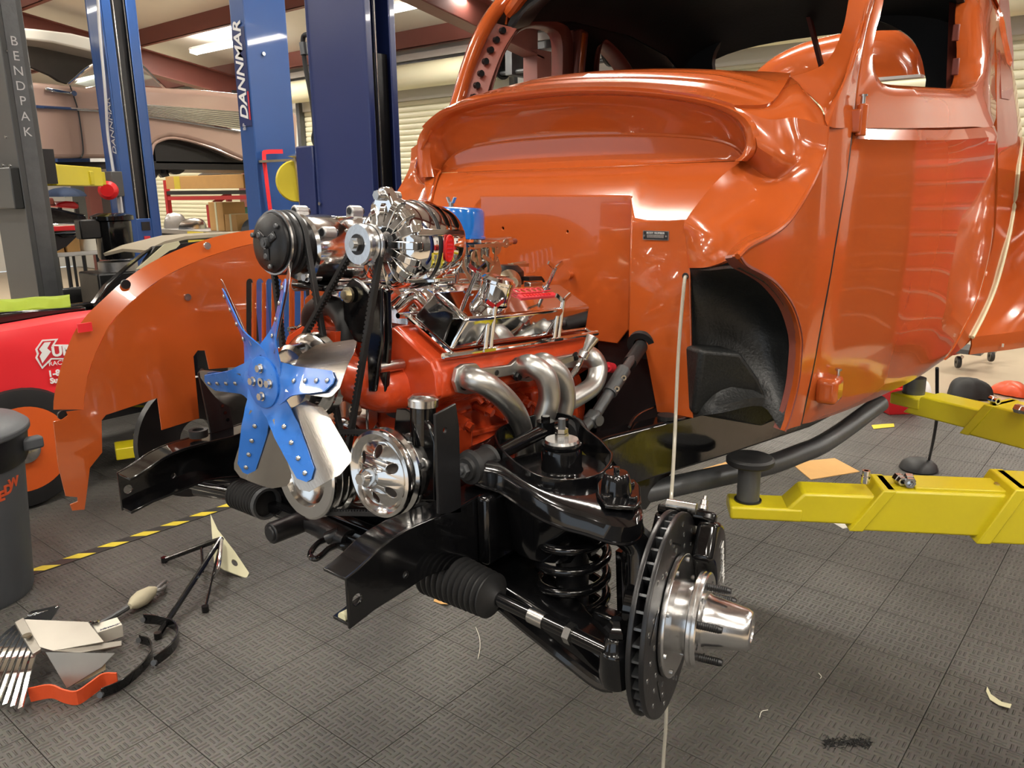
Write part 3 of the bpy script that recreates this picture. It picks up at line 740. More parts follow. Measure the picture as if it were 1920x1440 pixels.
# maker's plate on the firewall
a, b = at(1206, 432, y=FWY-.004), at(1254, 451, y=FWY-.004)
o = (a+b)/2; w, h = b.x-a.x, a.z-b.z
bpl = plate('body_number_plate', rrect(0, 0, w, h, .001), [], o, (1, 0, 0), (0, 0, 1), .002, 'steel_bright', car)
plate('plate_field', rrect(0, 0, w*.93, h*.86, .001), [], o+V((0, -.0012, 0)), (1, 0, 0), (0, 0, 1), .001, 'print_black', bpl)
text('plate_lettering', 'BODY NUMBER', o+V((0, -.0022, h*.26)), (1, 0, 0), (0, 0, 1), h*.30, 'print_white', bpl, .0004, align='CENTER', spacing=1.1)
plate('number_strip', rrect(0, 0, w*.66, h*.36, .0005), [], o+V((0, -.0022, -h*.08)), (1, 0, 0), (0, 0, 1), .0006, 'steel_bright', bpl)
for s in (-1, 1): MB().cyl(o+V((s*w*.42, -.001, -h*.05)), o+V((s*w*.42, -.004, -h*.05)), .0025, n=10).build('rivet', 'steel_bright', bpl)
# black lower bulkhead, transmission tunnel and underside
m = MB(); m.box2((-.40, 1.0, .98), (.40, 1.03, 1.62)); m.box2((-.14, 1.0, .95), (.14, 2.2, 1.28)); m.build('toe_board', 'black_satin', car)
MB().box2((-.44, 1.1, 1.04), (.44, 3.2, 1.06)).build('floor_pan', 'black_satin', car)
# inner wheel house
Lw = pxs([(1293, 502), (1294, 600), (1296, 700), (1298, 782)], y=.955)
Bw = [Lw[-1], at(1350, 772, x=.50), at(1421, 756, x=.545), archP[-1]+V((-.03, .03, 0))]
Rw = [V((p.x-.012, p.y+.006, p.z)) for p in archP[1:]]
Tw = [Lw[0], at(1330, 502, x=.49), at(1365, 498, x=.56), Rw[0]]
rows = coons(smooth(Tw, 4), smooth(Bw, 4), Lw, smooth(Rw, 3), 30, 26)
for j, r in enumerate(rows):
    for i in range(len(r)):
        u, v = i/29, j/25; r[i] += V((-.05, .07, 0))*(math.sin(PI*u)**.7*math.sin(PI*min(1, v*1.05))**.6)
MB().sheet(rows, -.006).build('wheel_house', 'undercoat', car)
st = [at(1315, 655, x=.475), at(1390, 660, x=.53), at(1425, 710, x=.56), at(1458, 790, x=.585), at(1430, 800, x=.53), at(1300, 778, x=.45)]
m = MB(); m.prism(st, (-.08, .05, 0)); m.build('footwell_side', 'undercoat', car, bevel=.012, seg=3)
c = at(1326, 552, x=.48); 
# --- far side of the cabin
def fs(L): return [(p.y, p.z) for p in pxs(L, x=-.63)]
fo = [(1.30, 1.2), (2.85, 1.2), (2.85, 2.2), (2.6, 2.3), (1.75, 2.3)]+fs([(962, -10), (930, 30), (900, 90), (875, 160), (862, 212)])
fw_ = [(p[0], p[1]) for p in [(q.x, q.y) for q in resamp(spline([V((a, b, 0)) for a, b in fs([(905, 200), (925, 130), (945, 85), (968, 58), (1005, 50), (1036, 58), (1046, 80), (1047, 130), (1044, 185)])], 5), 40)]]
fq = [(q.x, q.y) for q in resamp(spline([V((a, b, 0)) for a, b in fs([(1108, 200), (1110, 120), (1116, 90), (1122, 85), (1138, 98), (1155, 118), (1170, 145), (1182, 200)])], 5), 30)]
plate('far_side_panel', fo, [fw_, fq], (-.63, 0, 0), (0, 1, 0), (0, 0, 1), .02, 'headliner', car)
def ring(loop, w, mat, name, x):
    c = sum((V((0, *q)) for q in loop), V())/len(loop)
    a = [V((x+.02, y, z)) for y, z in loop]; b = [V((x+.045, c.y+(y-c.y)*(1+w), c.z+(z-c.z)*(1+w))) for y, z in loop]; d = [V((x-.03, y, z)) for y, z in loop]
    MB().grid([d, a, b]).build(name, mat, car, solid=.004)
ring(fw_, .16, 'primer', 'far_window_frame', -.63); ring(fq, .16, 'primer', 'far_quarter_frame', -.63)
m = MB(); m.beam(at(1073, 165, x=-.60), at(1083, 58, x=-.60), .05, .075, (1, 0, 0)); m.build('far_centre_pillar', 'primer', car, bevel=.01)
m = MB(); m.beam(at(1092, 62, x=-.57), at(1083, 160, x=-.57), .02, .03, (1, 0, 0)); m.build('pillar_flange', 'orange', car, bevel=.005)
fp = [at(848, 230, x=-.60), at(862, 180, x=-.60), at(880, 120, x=-.60), at(905, 60, x=-.59), at(940, 8, x=-.58), at(990, -40, x=-.56), at(1060, -75, x=-.50)]
MB().tube(fp, .026, 12, 5, flat=.8).build('far_windshield_pillar', 'orange', car)
fpi = [at(884, 205, x=-.56), at(900, 150, x=-.56), at(922, 95, x=-.56), at(950, 50, x=-.56)]
m = MB(); m.ribbon(smooth(fpi), (1, .6, 0), .075, .006); m.build('pillar_inner', 'primer', car)
for i in range(7):
    p = smooth(fpi)[2+i*2]; MB().cyl(p+V((.0, -.012, 0)), p+V((.014, -.016, 0)), .010, n=12).build('lightening_hole', 'black_satin', car)
# roof, headliner, back panel
zr = 2.34
rows = []
for y, z, w in ((1.50, 2.27, .55), (1.62, 2.33, .57), (1.9, 2.37, .585), (2.3, 2.37, .585), (2.6, 2.32, .57), (2.78, 2.22, .55)):
    rows.append([V((w*math.sin(t), y, z-.14*(1-math.cos(t))**1.3)) for t in [-PI/2+PI*i/20 for i in range(21)]])
MB().sheet(rows, .02).build('headliner', 'headliner', car)
rows = [[p*1+V((p.x*.04, 0, .035)) for p in r] for r in rows]
MB().sheet(rows, .006).build('roof_skin', 'orange', car)
MB().tube([(-.56, 1.5, 2.20), (-.4, 1.47, 2.27), (0, 1.44, 2.31), (.4, 1.47, 2.27), (.56, 1.5, 2.20)], .022, 10, 6).build('windshield_header', 'orange', car)
MB().ribbon(smooth([(-.55, 1.54, 2.16), (-.4, 1.51, 2.23), (0, 1.48, 2.27), (.4, 1.51, 2.23), (.55, 1.54, 2.16)]), (0, 1, .3), .10, .01).build('header_inner', 'black_satin', car)
MB().tube(pxs([(1060, -10), (1100, 40), (1145, 68), (1190, 82), (1225, 65), (1235, 20), (1222, -10)], y=2.45), .006, 8, 5).build('headliner_bow', 'black_satin', car)
YW = 2.72
ow = [(-.64, 1.1), (.64, 1.1), (.64, 2.1), (.55, 2.26), (.3, 2.34), (-.3, 2.34), (-.55, 2.26), (-.64, 2.1)]
hw = [(q.x, q.y) for q in resamp(spline([V((p.x, p.z, 0)) for p in pxs([(1344, 150), (1338, 120), (1345, 92), (1370, 66), (1420, 47), (1500, 34), (1580, 30), (1650, 40), (1705, 68), (1728, 105), (1738, 150)], y=YW)], 5), 50)]
zlo = min(z for _, z in hw)-.10
hw = hw+[(hw[-1][0], zlo+.02), (hw[-1][0]-.03, zlo), (hw[0][0]+.03, zlo), (hw[0][0], zlo+.02)]
plate('back_panel', ow, [hw], (0, YW, 0), (1, 0, 0), (0, 0, 1), .03, 'headliner', car)
m = MB(); m.beam(at(1515, 24, y=YW-.03), at(1543, 135, y=YW-.03), .014, .03, (0, 1, 0)); m.build('rear_window_divider', 'primer', car)
# raised deck lid seen through the back window
dl = pxs([(1385, 150), (1405, 128), (1440, 100), (1490, 76), (1540, 62), (1600, 50), (1650, 46), (1685, 58), (1712, 90), (1728, 136)], y=3.15)
dl = resamp(smooth(dl, 4), 31); cz = min(p.z for p in dl); cx = sum(p.x for p in dl)/len(dl)
rows = []
for f, dy in ((1, .0), (.97, -.03), (.9, -.05), (.75, -.065), (.5, -.075), (.2, -.08)):
    rows.append([V((cx+(p.x-cx)*f, 3.15+dy+.10, cz+(p.z-cz)*f)) for p in dl])
MB().sheet(rows, .012).build('deck_lid', 'orange', car)
MB().beam(V((dl[0].x, 3.17, cz-.012)), V((dl[-1].x, 3.17, cz-.012)), .06, .012).build('deck_lid_edge', 'white', car)
# near rear quarter and fender
Lq = [V((p.x, p.y+.006, p.z)) for p in [side(1866, -60)]+[side(1867, 60), side(1868, 150)]+rearD]
def yz(y, z): return V((xs(y, z), y, z))
Rq = [yz(3.25, 2.15), yz(3.4, 1.9), yz(3.5, 1.7), yz(3.45, 1.4), yz(3.2, 1.12)]
rows = coons([Lq[0], yz(2.9, 2.3), Rq[0]], [Lq[-1], yz(2.9, 1.09), Rq[-1]], smooth(Lq, 3), smooth(Rq, 4), 24, 30)
MB().sheet(onside(rows), .01).build('rear_quarter', 'orange', car)
qw = [side(*q) for q in ((1874, 0), (1890, 0), (1899, 100), (1898, 170), (1892, 187), (1876, 184), (1873, 100))]
m = MB(); m.prism([p+V((.003, 0, 0)) for p in qw], (-.006, 0, 0)); m.build('quarter_window', 'primer', car)
welt = [side(*q) for q in ((1916, 260), (1909, 310), (1902, 380), (1889, 450), (1868, 530), (1846, 585), (1822, 632))]
bulge = [yz(3.3, 1.72)+V((.10, 0, 0)), yz(3.2, 1.66)+V((.22, 0, 0)), yz(3.1, 1.50)+V((.27, 0, 0)), yz(3.05, 1.34)+V((.28, 0, 0)), yz(3.0, 1.20)+V((.27, 0, 0)), yz(2.98, 1.12)+V((.25, 0, 0))]
bt = [welt[-1], welt[-1].lerp(bulge[-1], .5)+V((.02, -.02, .0)), bulge[-1]]
tp = [welt[0], welt[0].lerp(bulge[0], .5)+V((.0, -.01, .06)), bulge[0]]
rows = coons(smooth(tp, 4), smooth(bt, 4), smooth(welt, 4), smooth(bulge, 4), 20, 26)
for j, r in enumerate(rows):
    for i in range(len(r)): u = i/19; r[i] += V((.0, -.05, .03))*math.sin(PI*u)*math.sin(PI*j/25)
fen = MB().sheet(rows, .008).build('rear_fender', 'orange', car)
MB().tube([p+V((.004, -.006, 0)) for p in smooth(welt, 4)], .006, 8).build('fender_welt', 'plastic_cream', fen)
low = [p for p in rows[-1]]
fl = [low, [p+V((.004, 0, -.03)) for p in low], [p+V((.0, 0, -.065-.05*max(0, i/19-.62))) for i, p in enumerate(low)]]
MB().sheet(fl, .006).build('fender_skirt', 'orange', fen)
for i in (5, 9, 13): MB().box(fl[1][i]+V((.004, -.006, -.012)), (.006, .006, .012)).build('clip_hole', 'paper', fen)
# --- far inner fender panel
XP = -.45
def pp(L, x=XP): return [(p.y, p.z) for p in pxs(L, x=x)]
inner = [(700, 440), (560, 446), (480, 456), (423, 470), (365, 491), (306, 520), (262, 552), (227, 584), (201, 616), (175, 672), (162, 715), (156, 768)]
legs = [(124, 772), (127, 779), (117, 786), (100, 791), (109, 873), (123, 930), (145, 932), (146, 940), (131, 946), (135, 957), (158, 955), (162, 926), (168, 877), (191, 848), (190, 788), (198, 778), (295, 746), (303, 806), (373, 784), (362, 668), (370, 657), (384, 657), (392, 692), (467, 686), (560, 675), (700, 660)]
slots = []
for px in (468, 487, 505, 522, 538, 558, 575):
    a, b = at(px, 530, x=XP), at(px, 645, x=XP); w = .010
    slots.append([(a.y+w*math.cos(t), a.z+w*math.sin(t)) for t in [PI*i/6 for i in range(7)]]+[(b.y-w*math.cos(t), b.z-w*math.sin(t)) for t in [PI*i/6 for i in range(7)]])
ap = plate('inner_fender_panel', pp(inner+legs), slots, (XP, 0, 0), (0, 1, 0), (0, 0, 1), .003, 'orange', car)
lab(ap, 'orange inner fender apron with vertical slots on the far side')
for px in (468, 487, 505, 522, 538):
    a, b = at(px+6, 530, x=XP), at(px+6, 645, x=XP)
    MB().tube([a+V((.002, 0, 0)), b+V((.002, 0, 0))], .004, 8).build('slot_lip', 'orange', ap)
outer = [(700, 418), (560, 422), (480, 430), (420, 440), (365, 456), (309, 479), (262, 505), (222, 535), (187, 567), (163, 590), (152, 605), (140, 621), (128, 648), (114, 689), (102, 739), (100, 768)]
r0 = resamp(smooth(pxs(inner, x=XP), 4), 60); r1 = resamp(smooth(pxs(outer, x=XP-.02), 4), 60)
MB().sheet([r0, r1], .003).build('fender_panel_flange', 'orange', ap)
for q in ((235, 533), (117, 778)): 
    c = at(*q, x=XP-.008); MB().cyl(c+V((-.002, 0, 0)), c+V((.004, 0, 0)), .010, n=14).build('bolt_hole', 'black_satin', ap)
for q in ((387, 461), (350, 557)):
    c = at(*q, x=XP); MB().cyl(c, c+V((.006, 0, 0)), .008, n=14).build('bolt', 'steel_bright', ap)
c = at(159, 614, x=XP+.003); MB().box(c, (.004, .028, .018)).build('notch', 'red_cover', ap)
# clear tube hanging from the firewall hole to the floor
tb = [at(1286, 519, y=.94), at(1283, 530, y=.93), at(1275, 620, y=.91), at(1270, 700, y=.89), at(1266, 800, y=.86), at(1262, 880, y=.80), at(1257, 960, y=.74), at(1252, 1100, y=.72), at(1249, 1340, y=.71), at(1243, 1440, y=.71)]
tb.append(V((tb[-1].x, tb[-1].y, .004))); 
tag(MB().tube(tb, .0042, 8, 4).build('clear_hose', 'clear_tube'), 'thin clear plastic hose hanging from firewall hole past the brake disc', 'hose')
c = at(1285, 518, y=FWY-.004); MB().cyl(c, c+V((0, .004, 0)), .008, n=14).build('hose_hole', 'black_satin', car)
# ================================================================ the engine
# local axes: x = near side, y = rearwards along the crank, z = up; origin at the fan hub, tilted 3.5 degrees down at the rear
EO = at(497, 716, x=0); ER = Matrix.Rotation(math.radians(-3.5), 3, 'X'); ERI = ER.inverted()
eng = thing('engine', 'orange V8 engine with chrome valve covers, silver headers and blue fan', 'engine', EO, None, ER)
def EX(px, py, x): return ERI @ (at(px, py, x=x)-EO)
def EP(px, py, e):
    o = ERI @ (CAM-EO); d = ERI @ ray(px, py); return o+d*((e-o.y)/d.y)
def B(mb, name, mat, parent=None, **k): return mb.build(name, mat, parent or eng, local=True, **k)
def Tm(p, dy=0.): return [(-q[0],)+tuple(q[1:]) for q in p]
# --- block and heads
half = [(.06, .075), (.118, .100), (.226, .045), (.240, .018), (.243, -.022), (.205, -.048), (.172, -.070), (.158, -.10), (.158, -.165), (.172, -.175), (.172, -.205), (.11, -.215)]
pol = half+[(-x, z) for x, z in reversed(half)]
m = MB(); m.prism([(x, .215, z) for x, z in pol], (0, .50, 0)); B(m, 'block', 'engine_orange', bevel=.006)
for s in (1, -1):
    m = MB(); m.prism([(s*x, .205, z) for x, z in ((.118, .098), (.224, .043), (.238, .016), (.240, -.022), (.175, -.055), (.085, .055))], (0, .02, 0)); B(m, 'head_end', 'engine_orange', bevel=.004)
m = MB()
for z, e0, e1 in ((-.085, .24, .70), (-.14, .24, .70)): m.beam((.160, e0, z), (.160, e1, z), .012, .014)
B(m, 'block_rib', 'engine_orange', bevel=.004)
rnd = random.Random(3)
for i in range(7):
    p = V((.168, .27+i*.062, -.075-.02*(i % 2))); d = V((.03, .004, -.01))
    mm = MB().cyl(p, p+d, .013, n=14).cyl(p+d, p+d*1.4, .009, n=6); B(mm, 'core_plug', 'engine_orange')
m = MB(); m.box2((-.15, .24, -.30), (.15, .72, -.212)); m.box2((-.12, .50, -.36), (.12, .70, -.30)); B(m, 'oil_pan', 'engine_orange', bevel=.01)
for c_, d_ in (((.165, .60, -.12), (.06, .09, .11)), ((.17, .33, -.14), (.05, .06, .07))): B(MB().box(c_, d_), 'engine_mount_boss', 'engine_orange', bevel=.008)
m = MB().lathe([(.0, .715), (.17, .715), (.19, .74), (.17, .80), (.10, .86), (.09, 1.0)], (0, 0, -.15), (0, 1, 0), 28); B(m, 'bellhousing', 'engine_orange')
# timing cover
m = MB(); m.lathe([(0, .175), (.075, .175), (.088, .182), (.095, .20), (.11, .205), (.11, .216), (0, .216)], (0, 0, -.185), (0, 1, 0), 36); m.box((0, .197, -.10), (.14, .03, .12)); B(m, 'timing_cover', 'polished', bevel=.004)
# --- water pump
m = MB(); m.lathe([(0, .10), (.03, .10), (.03, .125), (.055, .130), (.062, .14), (.062, .175), (.05, .19), (0, .19)], (0, 0, 0), (0, 1, 0), 28)
for s in (1, -1):
    m.tube([(s*.03, .155, .0), (s*.08, .160, -.012), (s*.115, .185, -.02), (s*.12, .212, -.022)], [.044, .050], 16, 4)
m.box((0, .16, .06), (.07, .05, .05)); B(m, 'water_pump', 'engine_orange', bevel=.003)
for s in (1, -1):
    c = V((s*.12, .206, -.022)); mm = MB().cyl(c, c+V((0, .006, 0)), .060, n=28); B(mm, 'pump_gasket', 'black_satin')
    mm = MB().hexnut((s*.10, .135, -.058), (0, -1, .1), .011, .014); B(mm, 'pump_bolt', 'zinc')
mm = MB().tube([(.03, .165, .05), (.02, .17, .10), (-.05, .19, .125), (-.14, .21, .10), (-.2, .26, .02)], .021, 14, 6); B(mm, 'radiator_hose', 'rubber')
m = MB().lathe([(.026, -.002), (.030, -.002), (.034, .004), (.034, .036), (.030, .042), (.030, .100), (0, .1)], (0, 0, 0), (0, 1, 0), 28); B(m, 'fan_spacer', 'machined')
m = MB().lathe([(.02, .052), (.055, .052), (.063, .058), (.066, .085), (.078, .092), (.082, .098), (.074, .106), (.074, .112), (.082, .120), (.078, .126), (.02, .126)], (0, 0, 0), (0, 1, 0), 44); B(m, 'water_pump_pulley', 'polished')
# --- fan: six blue arms twisted in pitch with stainless blades riveted behind
FT = math.radians(30); R0, RT_ = .052, .205; ANG0 = math.radians(8.5)
fan = B(MB().lathe([(.004, -.0066), (.046, -.0066), (.048, -.0058), (.048, -.003), (.004, -.003)], (0, 0, 0), (0, 1, 0), 40, closed=True), 'cooling_fan', 'fan_blue')
def fpt(a, r, w, tw, off=0.):
    """point on arm at angle a: radius r, width offset w, twisted by tw; off = along the blade normal (towards the front)"""
    rad = V((math.cos(a), 0, math.sin(a))); tan = V((-math.sin(a), 0, math.cos(a))); ax = V((0, -1, 0))
    wd = tan*math.cos(tw)-ax*math.sin(tw); nn = ax*math.cos(tw)+tan*math.sin(tw)
    return rad*r+wd*w+nn*off
for k in range(6):
    a = ANG0+k*PI/3
    rows = []
    for i in range(15):
        f = i/14; r = RT_*f; tw = FT*max(0, min(1, (r-.055)/.05)); tw = tw
        hw = interp([(0, .036), (.04, .042), (.06, .035), (.09, .0275), (.14, .0235), (.19, .019), (.198, .016), (.203, .011), (.205, .005)], r)
        rows.append([fpt(a, r, hw*q, tw, .003) for q in (-1, -.5, 0, .5, 1)])
    arm = B(MB().sheet(rows, .0025), 'fan_arm', 'fan_blue', fan)
    rows = []
    for i in range(13):
        f = i/12; r = .070+(.222-.070)*f; row = []
        tr = interp([(.07, .055), (.10, .078), (.2, .085), (.214, .078), (.222, .055)], r); ld = interp([(.07, .018), (.20, .028), (.214, .024), (.222, .010)], r)
        for j in range(11):
            q = j/10; w = -ld+(ld+tr)*q; bend = max(0, w-.018)
            row.append(fpt(a, r, w, FT, -.002+(-3.2*bend*bend if bend < .05 else -.008-.32*(bend-.05))))
        rows.append(row)
    B(MB().sheet(rows, .0008), 'fan_blade', 'stainless', fan)
    for r in (.095, .128, .160, .190):
        c = fpt(a, r, 0, FT, .004); n = fpt(a, r, 0, FT, 1)-fpt(a, r, 0, FT, 0)
        B(MB().lathe([(.0048, 0), (.0045, .0015), (.003, .0028), (0, .0032)], c, n, 12), 'rivet', 'steel_bright', fan)
for k in range(4):
    a = PI/2*k+PI/2+.05; c = V((.026*math.cos(a), -.0066, .026*math.sin(a)))
    B(MB().cyl(c, c+V((0, -.0025, 0)), .0088, n=18).hexnut(c+V((0, -.002, 0)), (0, -1, 0), .0072, .007), 'hub_bolt', 'steel_bright', fan)
B(MB().lathe([(.0035, 0), (.008, 0), (.0085, -.004), (.0035, -.004)], (0, -.0066, 0), (0, 1, 0), 18, closed=True), 'hub_nose', 'steel_bright', fan)
# --- crank pulley, three grooves
zc = -.195
prof = [(.020, .100), (.045, .100), (.062, .092), (.066, .080), (.088, .080), (.092, .083), (.092, .088), (.080, .094), (.080, .097), (.092, .103), (.080, .109), (.080, .112), (.092, .118), (.080, .125), (.080, .128), (.092, .135), (.092, .142), (.02, .142)]
B(MB().lathe(prof, (0, 0, zc), (0, 1, 0), 56), 'crank_pulley', 'polished')
B(MB().lathe([(0, .143), (.082, .143), (.082, .178), (0, .178)], (0, 0, zc), (0, 1, 0), 40), 'harmonic_balancer', 'engine_orange')
B(MB().hexnut((0, .098, zc), (0, -1, 0), .014, .012), 'crank_bolt', 'steel_bright')
# --- power steering pulley (coned, five oval holes) and pump
PC = V((.205, .1, -.152)); RP = .081
psp = B(MB().lathe([(.060, .000), (.066, -.006), (.074, -.010), (.080, -.008), (.082, -.003), (.082, .002), (.074, .008), (.074, .011), (.082, .017), (.082, .022), (.066, .022), (.062, .010)], PC, (0, 1, 0), 56, closed=True), 'power_steering_pulley', 'polished')
hol = []
for k in range(6):
    a = 2*PI*k/6+.45; c, s = math.cos(a), math.sin(a)
    hol.append([(c*(.044+.0125*u)-s*.0098*v, s*(.044+.0125*u)+c*.0098*v) for u, v in [(math.cos(t), math.sin(t)) for t in [2*PI*i/20 for i in range(20)]]])
fc = plate('spoked_face', circ(0, 0, .062, 40), hol+[circ(0, 0, .014, 20)], PC, (1, 0, 0), (0, 0, 1), .004, 'polished', psp, .001, local=True)
for v in fc.data.vertices:
    r = math.hypot(v.co.x-PC.x, v.co.z-PC.z); v.co.y += -.030*(1-r/.062)
B(MB().lathe([(.0, -.046), (.010, -.046), (.016, -.040), (.018, -.026), (.018, .0)], PC, (0, 1, 0), 24), 'pulley_hub', 'polished', psp)
B(MB().hexnut(PC+V((0, -.040, 0)), (0, -1, 0), .0105, .012), 'hub_nut', 'steel_bright', psp)
m = MB().lathe([(0, .03), (.05, .03), (.064, .038), (.066, .06), (.06, .075), (.066, .085), (.06, .12), (0, .125)], PC, (0, 1, 0), 32)
for a in (.3, 1.2, 2.6, 4.2, 5.4):
    c = PC+V((.062*math.cos(a), .045, .062*math.sin(a))); m.cyl(c, c+V((0, .03, 0)), .013, n=14)
psb = B(m, 'power_steering_pump', 'cast_alu', bevel=.002)
for a in (.3, 1.2, 2.6, 5.4): 
    c = PC+V((.062*math.cos(a), .044, .062*math.sin(a))); B(MB().hexnut(c, (0, -1, 0), .007, .006), 'bolt', 'grey_steel', psb)
B(MB().cyl((.245, .165, -.10), (.245, .165, -.030), .024, n=24), 'reservoir_neck', 'black_gloss', psb)
B(MB().lathe([(0, -.002), (.025, -.002), (.0285, 0), (.0285, .013), (.020, .020), (.0, .0225)], (.245, .165, -.030), (0, 0, 1), 36), 'reservoir_cap', 'machined', psb)
rp = [EP(735, 830, .15), EP(742, 765, .15), EP(760, 766, .15), EP(795, 785, .15), EP(805, 800, .15), EP(815, 830, .15), EP(815, 940, .15), EP(760, 940, .15)]
B(MB().prism(rp, (0, .012, 0)), 'pump_bracket', 'black_gloss', psb, bevel=.003)
# --- compressor
CC = V((-.092, 0, .249))
cmp_ = B(MB().lathe([(0, .145), (.062, .145), (.068, .150), (.069, .215), (.066, .220), (.066, .270), (.069, .275), (.069, .315), (.060, .325), (0, .328)], CC+V((0, 0, -.012)), (0, 1, 0), 40), 'compressor', 'polished')
for k in range(10):
    a = 2*PI*k/10; c = CC+V((.066*math.cos(a), .222, .066*math.sin(a)-.012)); B(MB().beam(c, c+V((0, .046, 0)), .006, .008, V((math.cos(a), 0, math.sin(a)))), 'body_rib', 'polished', cmp_, bevel=.002)
for a, e in ((1.9, .155), (1.5, .27), (4.4, .15), (4.4, .275), (.45, .15)):
    c = CC+V((.078*math.cos(a), e, .078*math.sin(a)-.012)); mm = MB().cyl(c, c+V((0, .03, 0)), .012, n=18); mm.beam(c+V((0, .015, 0)), CC+V((0, e+.015, -.012)), .022, .03, (0, 1, 0)); B(mm, 'mounting_ear', 'cast_alu', cmp_, bevel=.003)
    B(MB().cyl(c+V((0, -.001, 0)), c+V((0, .036, 0)), .007, n=12), 'ear_bore', 'black_satin', cmp_)
B(MB().lathe([(.03, .088), (.056, .088), (.0625, .092), (.0625, .097), (.056, .102), (.0625, .107), (.0625, .113), (.056, .118), (.0625, .123), (.0625, .128), (.052, .134), (.052, .146), (.03, .146)], CC, (0, 1, 0), 48, closed=True), 'pulley', 'black_satin', cmp_)
B(MB().lathe([(.0585, .0875), (.0620, .0875), (.0630, .091), (.0585, .091)], CC, (0, 1, 0), 48, closed=True), 'pulley_rim', 'machined', cmp_)
clu = B(MB().lathe([(0, .074), (.044, .074), (.050, .078), (.056, .080), (.056, .0865), (0, .0865)], CC, (0, 1, 0), 44), 'clutch_plate', 'black_satin', cmp_)
for k in range(3):
    a = 2*PI*k/3+.5; d = V((math.cos(a), 0, math.sin(a))); t = V((-d.z, 0, d.x))
    B(MB().beam(CC+d*.010+V((0, .0725, 0)), CC+d*.034+V((0, .0725, 0)), .016, .004, (0, 1, 0)), 'spring_arm', 'black_satin', clu, bevel=.002)
    for q, r in ((.026, .0065), (.045, .005)):
        c = CC+d*q+t*(.012 if q > .03 else 0)+V((0, .071, 0)); B(MB().lathe([(r, .003), (r, 0), (r*.7, -.002), (0, -.002)], c, (0, 1, 0), 14), 'rivet', 'grey_steel', clu)
B(MB().cyl(CC+V((0, .066, 0)), CC+V((0, .074, 0)), .010, n=18).hexnut(CC+V((0, .064, 0)), (0, 1, 0), .006, .004), 'clutch_nut', 'grey_steel', clu)
B(MB().box((-.05, .20, .165), (.11, .13, .012)), 'compressor_cradle', 'black_gloss', bevel=.004)
c = EP(575, 520, .14); B(MB().cyl(c, c+V((0, .03, 0)), .010, n=16).hexnut(c+V((0, -.008, 0)), (0, 1, 0), .008, .01), 'mount_bolt', 'machined', cmp_)
# --- alternator
AC = V((.168, 0, .255))
alt = B(MB().lathe([(0, .130), (.022, .130), (.030, .140), (.064, .143), (.074, .150), (.079, .160), (.080, .190), (.079, .196), (.079, .200)], AC, (0, 1, 0), 56), 'alternator', 'chrome')
B(MB().lathe([(.078, .200), (.0805, .201), (.0805, .206), (.078, .207)], AC, (0, 1, 0), 56, closed=True), 'case_band', 'black_satin', alt)
B(MB().lathe([(.078, .207), (.0805, .208), (.0805, .235), (.079, .239), (.073, .241), (.073, .268), (.068, .282), (.045, .290), (0, .290)], AC, (0, 1, 0), 56), 'rear_case', 'chrome', alt)
rn = random.Random(5)
for k in range(16):
    a = 2*PI*k/16; d = V((math.cos(a), 0, math.sin(a))); L = .068+.012*rn.random()
    p = [AC+d*.020+V((0, .136, 0)), AC+d*.040+V((0, .138, 0)), AC+d*(L-.006)+V((0, .146, 0)), AC+d*L+V((0, .160, 0))]
    B(MB().ribbon(spline(p, 3), d.cross(V((0, 1, 0))), .014, .012), 'front_fin', 'chrome', alt, bevel=.0015)
m = MB(); e0 = AC+V((-.005, .150, .085))
m.prism([AC+V((-.042, .140, .048)), AC+V((.035, .140, .052)), e0+V((.016, -.010, .004)), e0+V((.006, -.010, .016)), e0+V((-.010, -.010, .014)), e0+V((-.018, -.010, .0))], (0, .022, 0)); B(m, 'top_ear', 'chrome', alt, bevel=.004)
B(MB().cyl(e0+V((0, -.02, 0)), e0+V((0, .03, 0)), .009, n=18).hexnut(e0+V((0, -.024, 0)), (0, 1, 0), .0085, .008), 'ear_bolt', 'steel_bright', alt)
m = MB(); m.beam(e0+V((0, .022, .002)), AC+V((.040, .140, .030)), .016, .006, (0, 1, 0)); B(m, 'adjuster_strap', 'steel_bright', alt, bevel=.002)
for a in (-.9, -1.6, .3, 2.6):
    d = V((math.cos(a), 0, math.sin(a))); B(MB().beam(AC+d*.075+V((0, .15, 0)), AC+d*.075+V((0, .27, 0)), .014, .012, d), 'case_boss', 'chrome', alt, bevel=.003)
d = V((math.cos(-.05), 0, math.sin(-.05)))
bo = AC+d*.0812+V((0, .223, 0)); vz = V((-d.z, 0, d.x))
pl = plate('badge', circ(0, 0, .011, 28, .024), [], bo, (0, 1, 0), vz, .003, 'alt_red', alt, .0008, local=True)
B(MB().tube([bo+d*.002+V((0, 1, 0))*(.010*math.cos(t))+vz*(.023*math.sin(t)) for t in [2*PI*i/28 for i in range(28)]], .0008, 6, closed=True), 'badge_rim', 'alt_red', alt)
for i, w in enumerate((.010, .014, .015, .014, .010)): B(MB().beam(bo+d*.002+vz*(.014-.007*i)-V((0, w/2, 0)), bo+d*.002+vz*(.014-.007*i)+V((0, w/2, 0)), .0026, .0008, d), 'badge_script', 'print_red', alt)
m = MB().lathe([(.008, .080), (.034, .080), (.0365, .083), (.0365, .089), (.028, .096), (.028, .099), (.0365, .106), (.0365, .110), (.03, .112), (.008, .112)], AC, (0, 1, 0), 44, closed=True); ap_ = B(m, 'alternator_pulley', 'machined', alt)
B(MB().lathe([(.007, .0785), (.018, .0785), (.018, .083), (.007, .083)], AC, (0, 1, 0), 30, closed=True), 'pulley_recess', 'black_satin', alt)
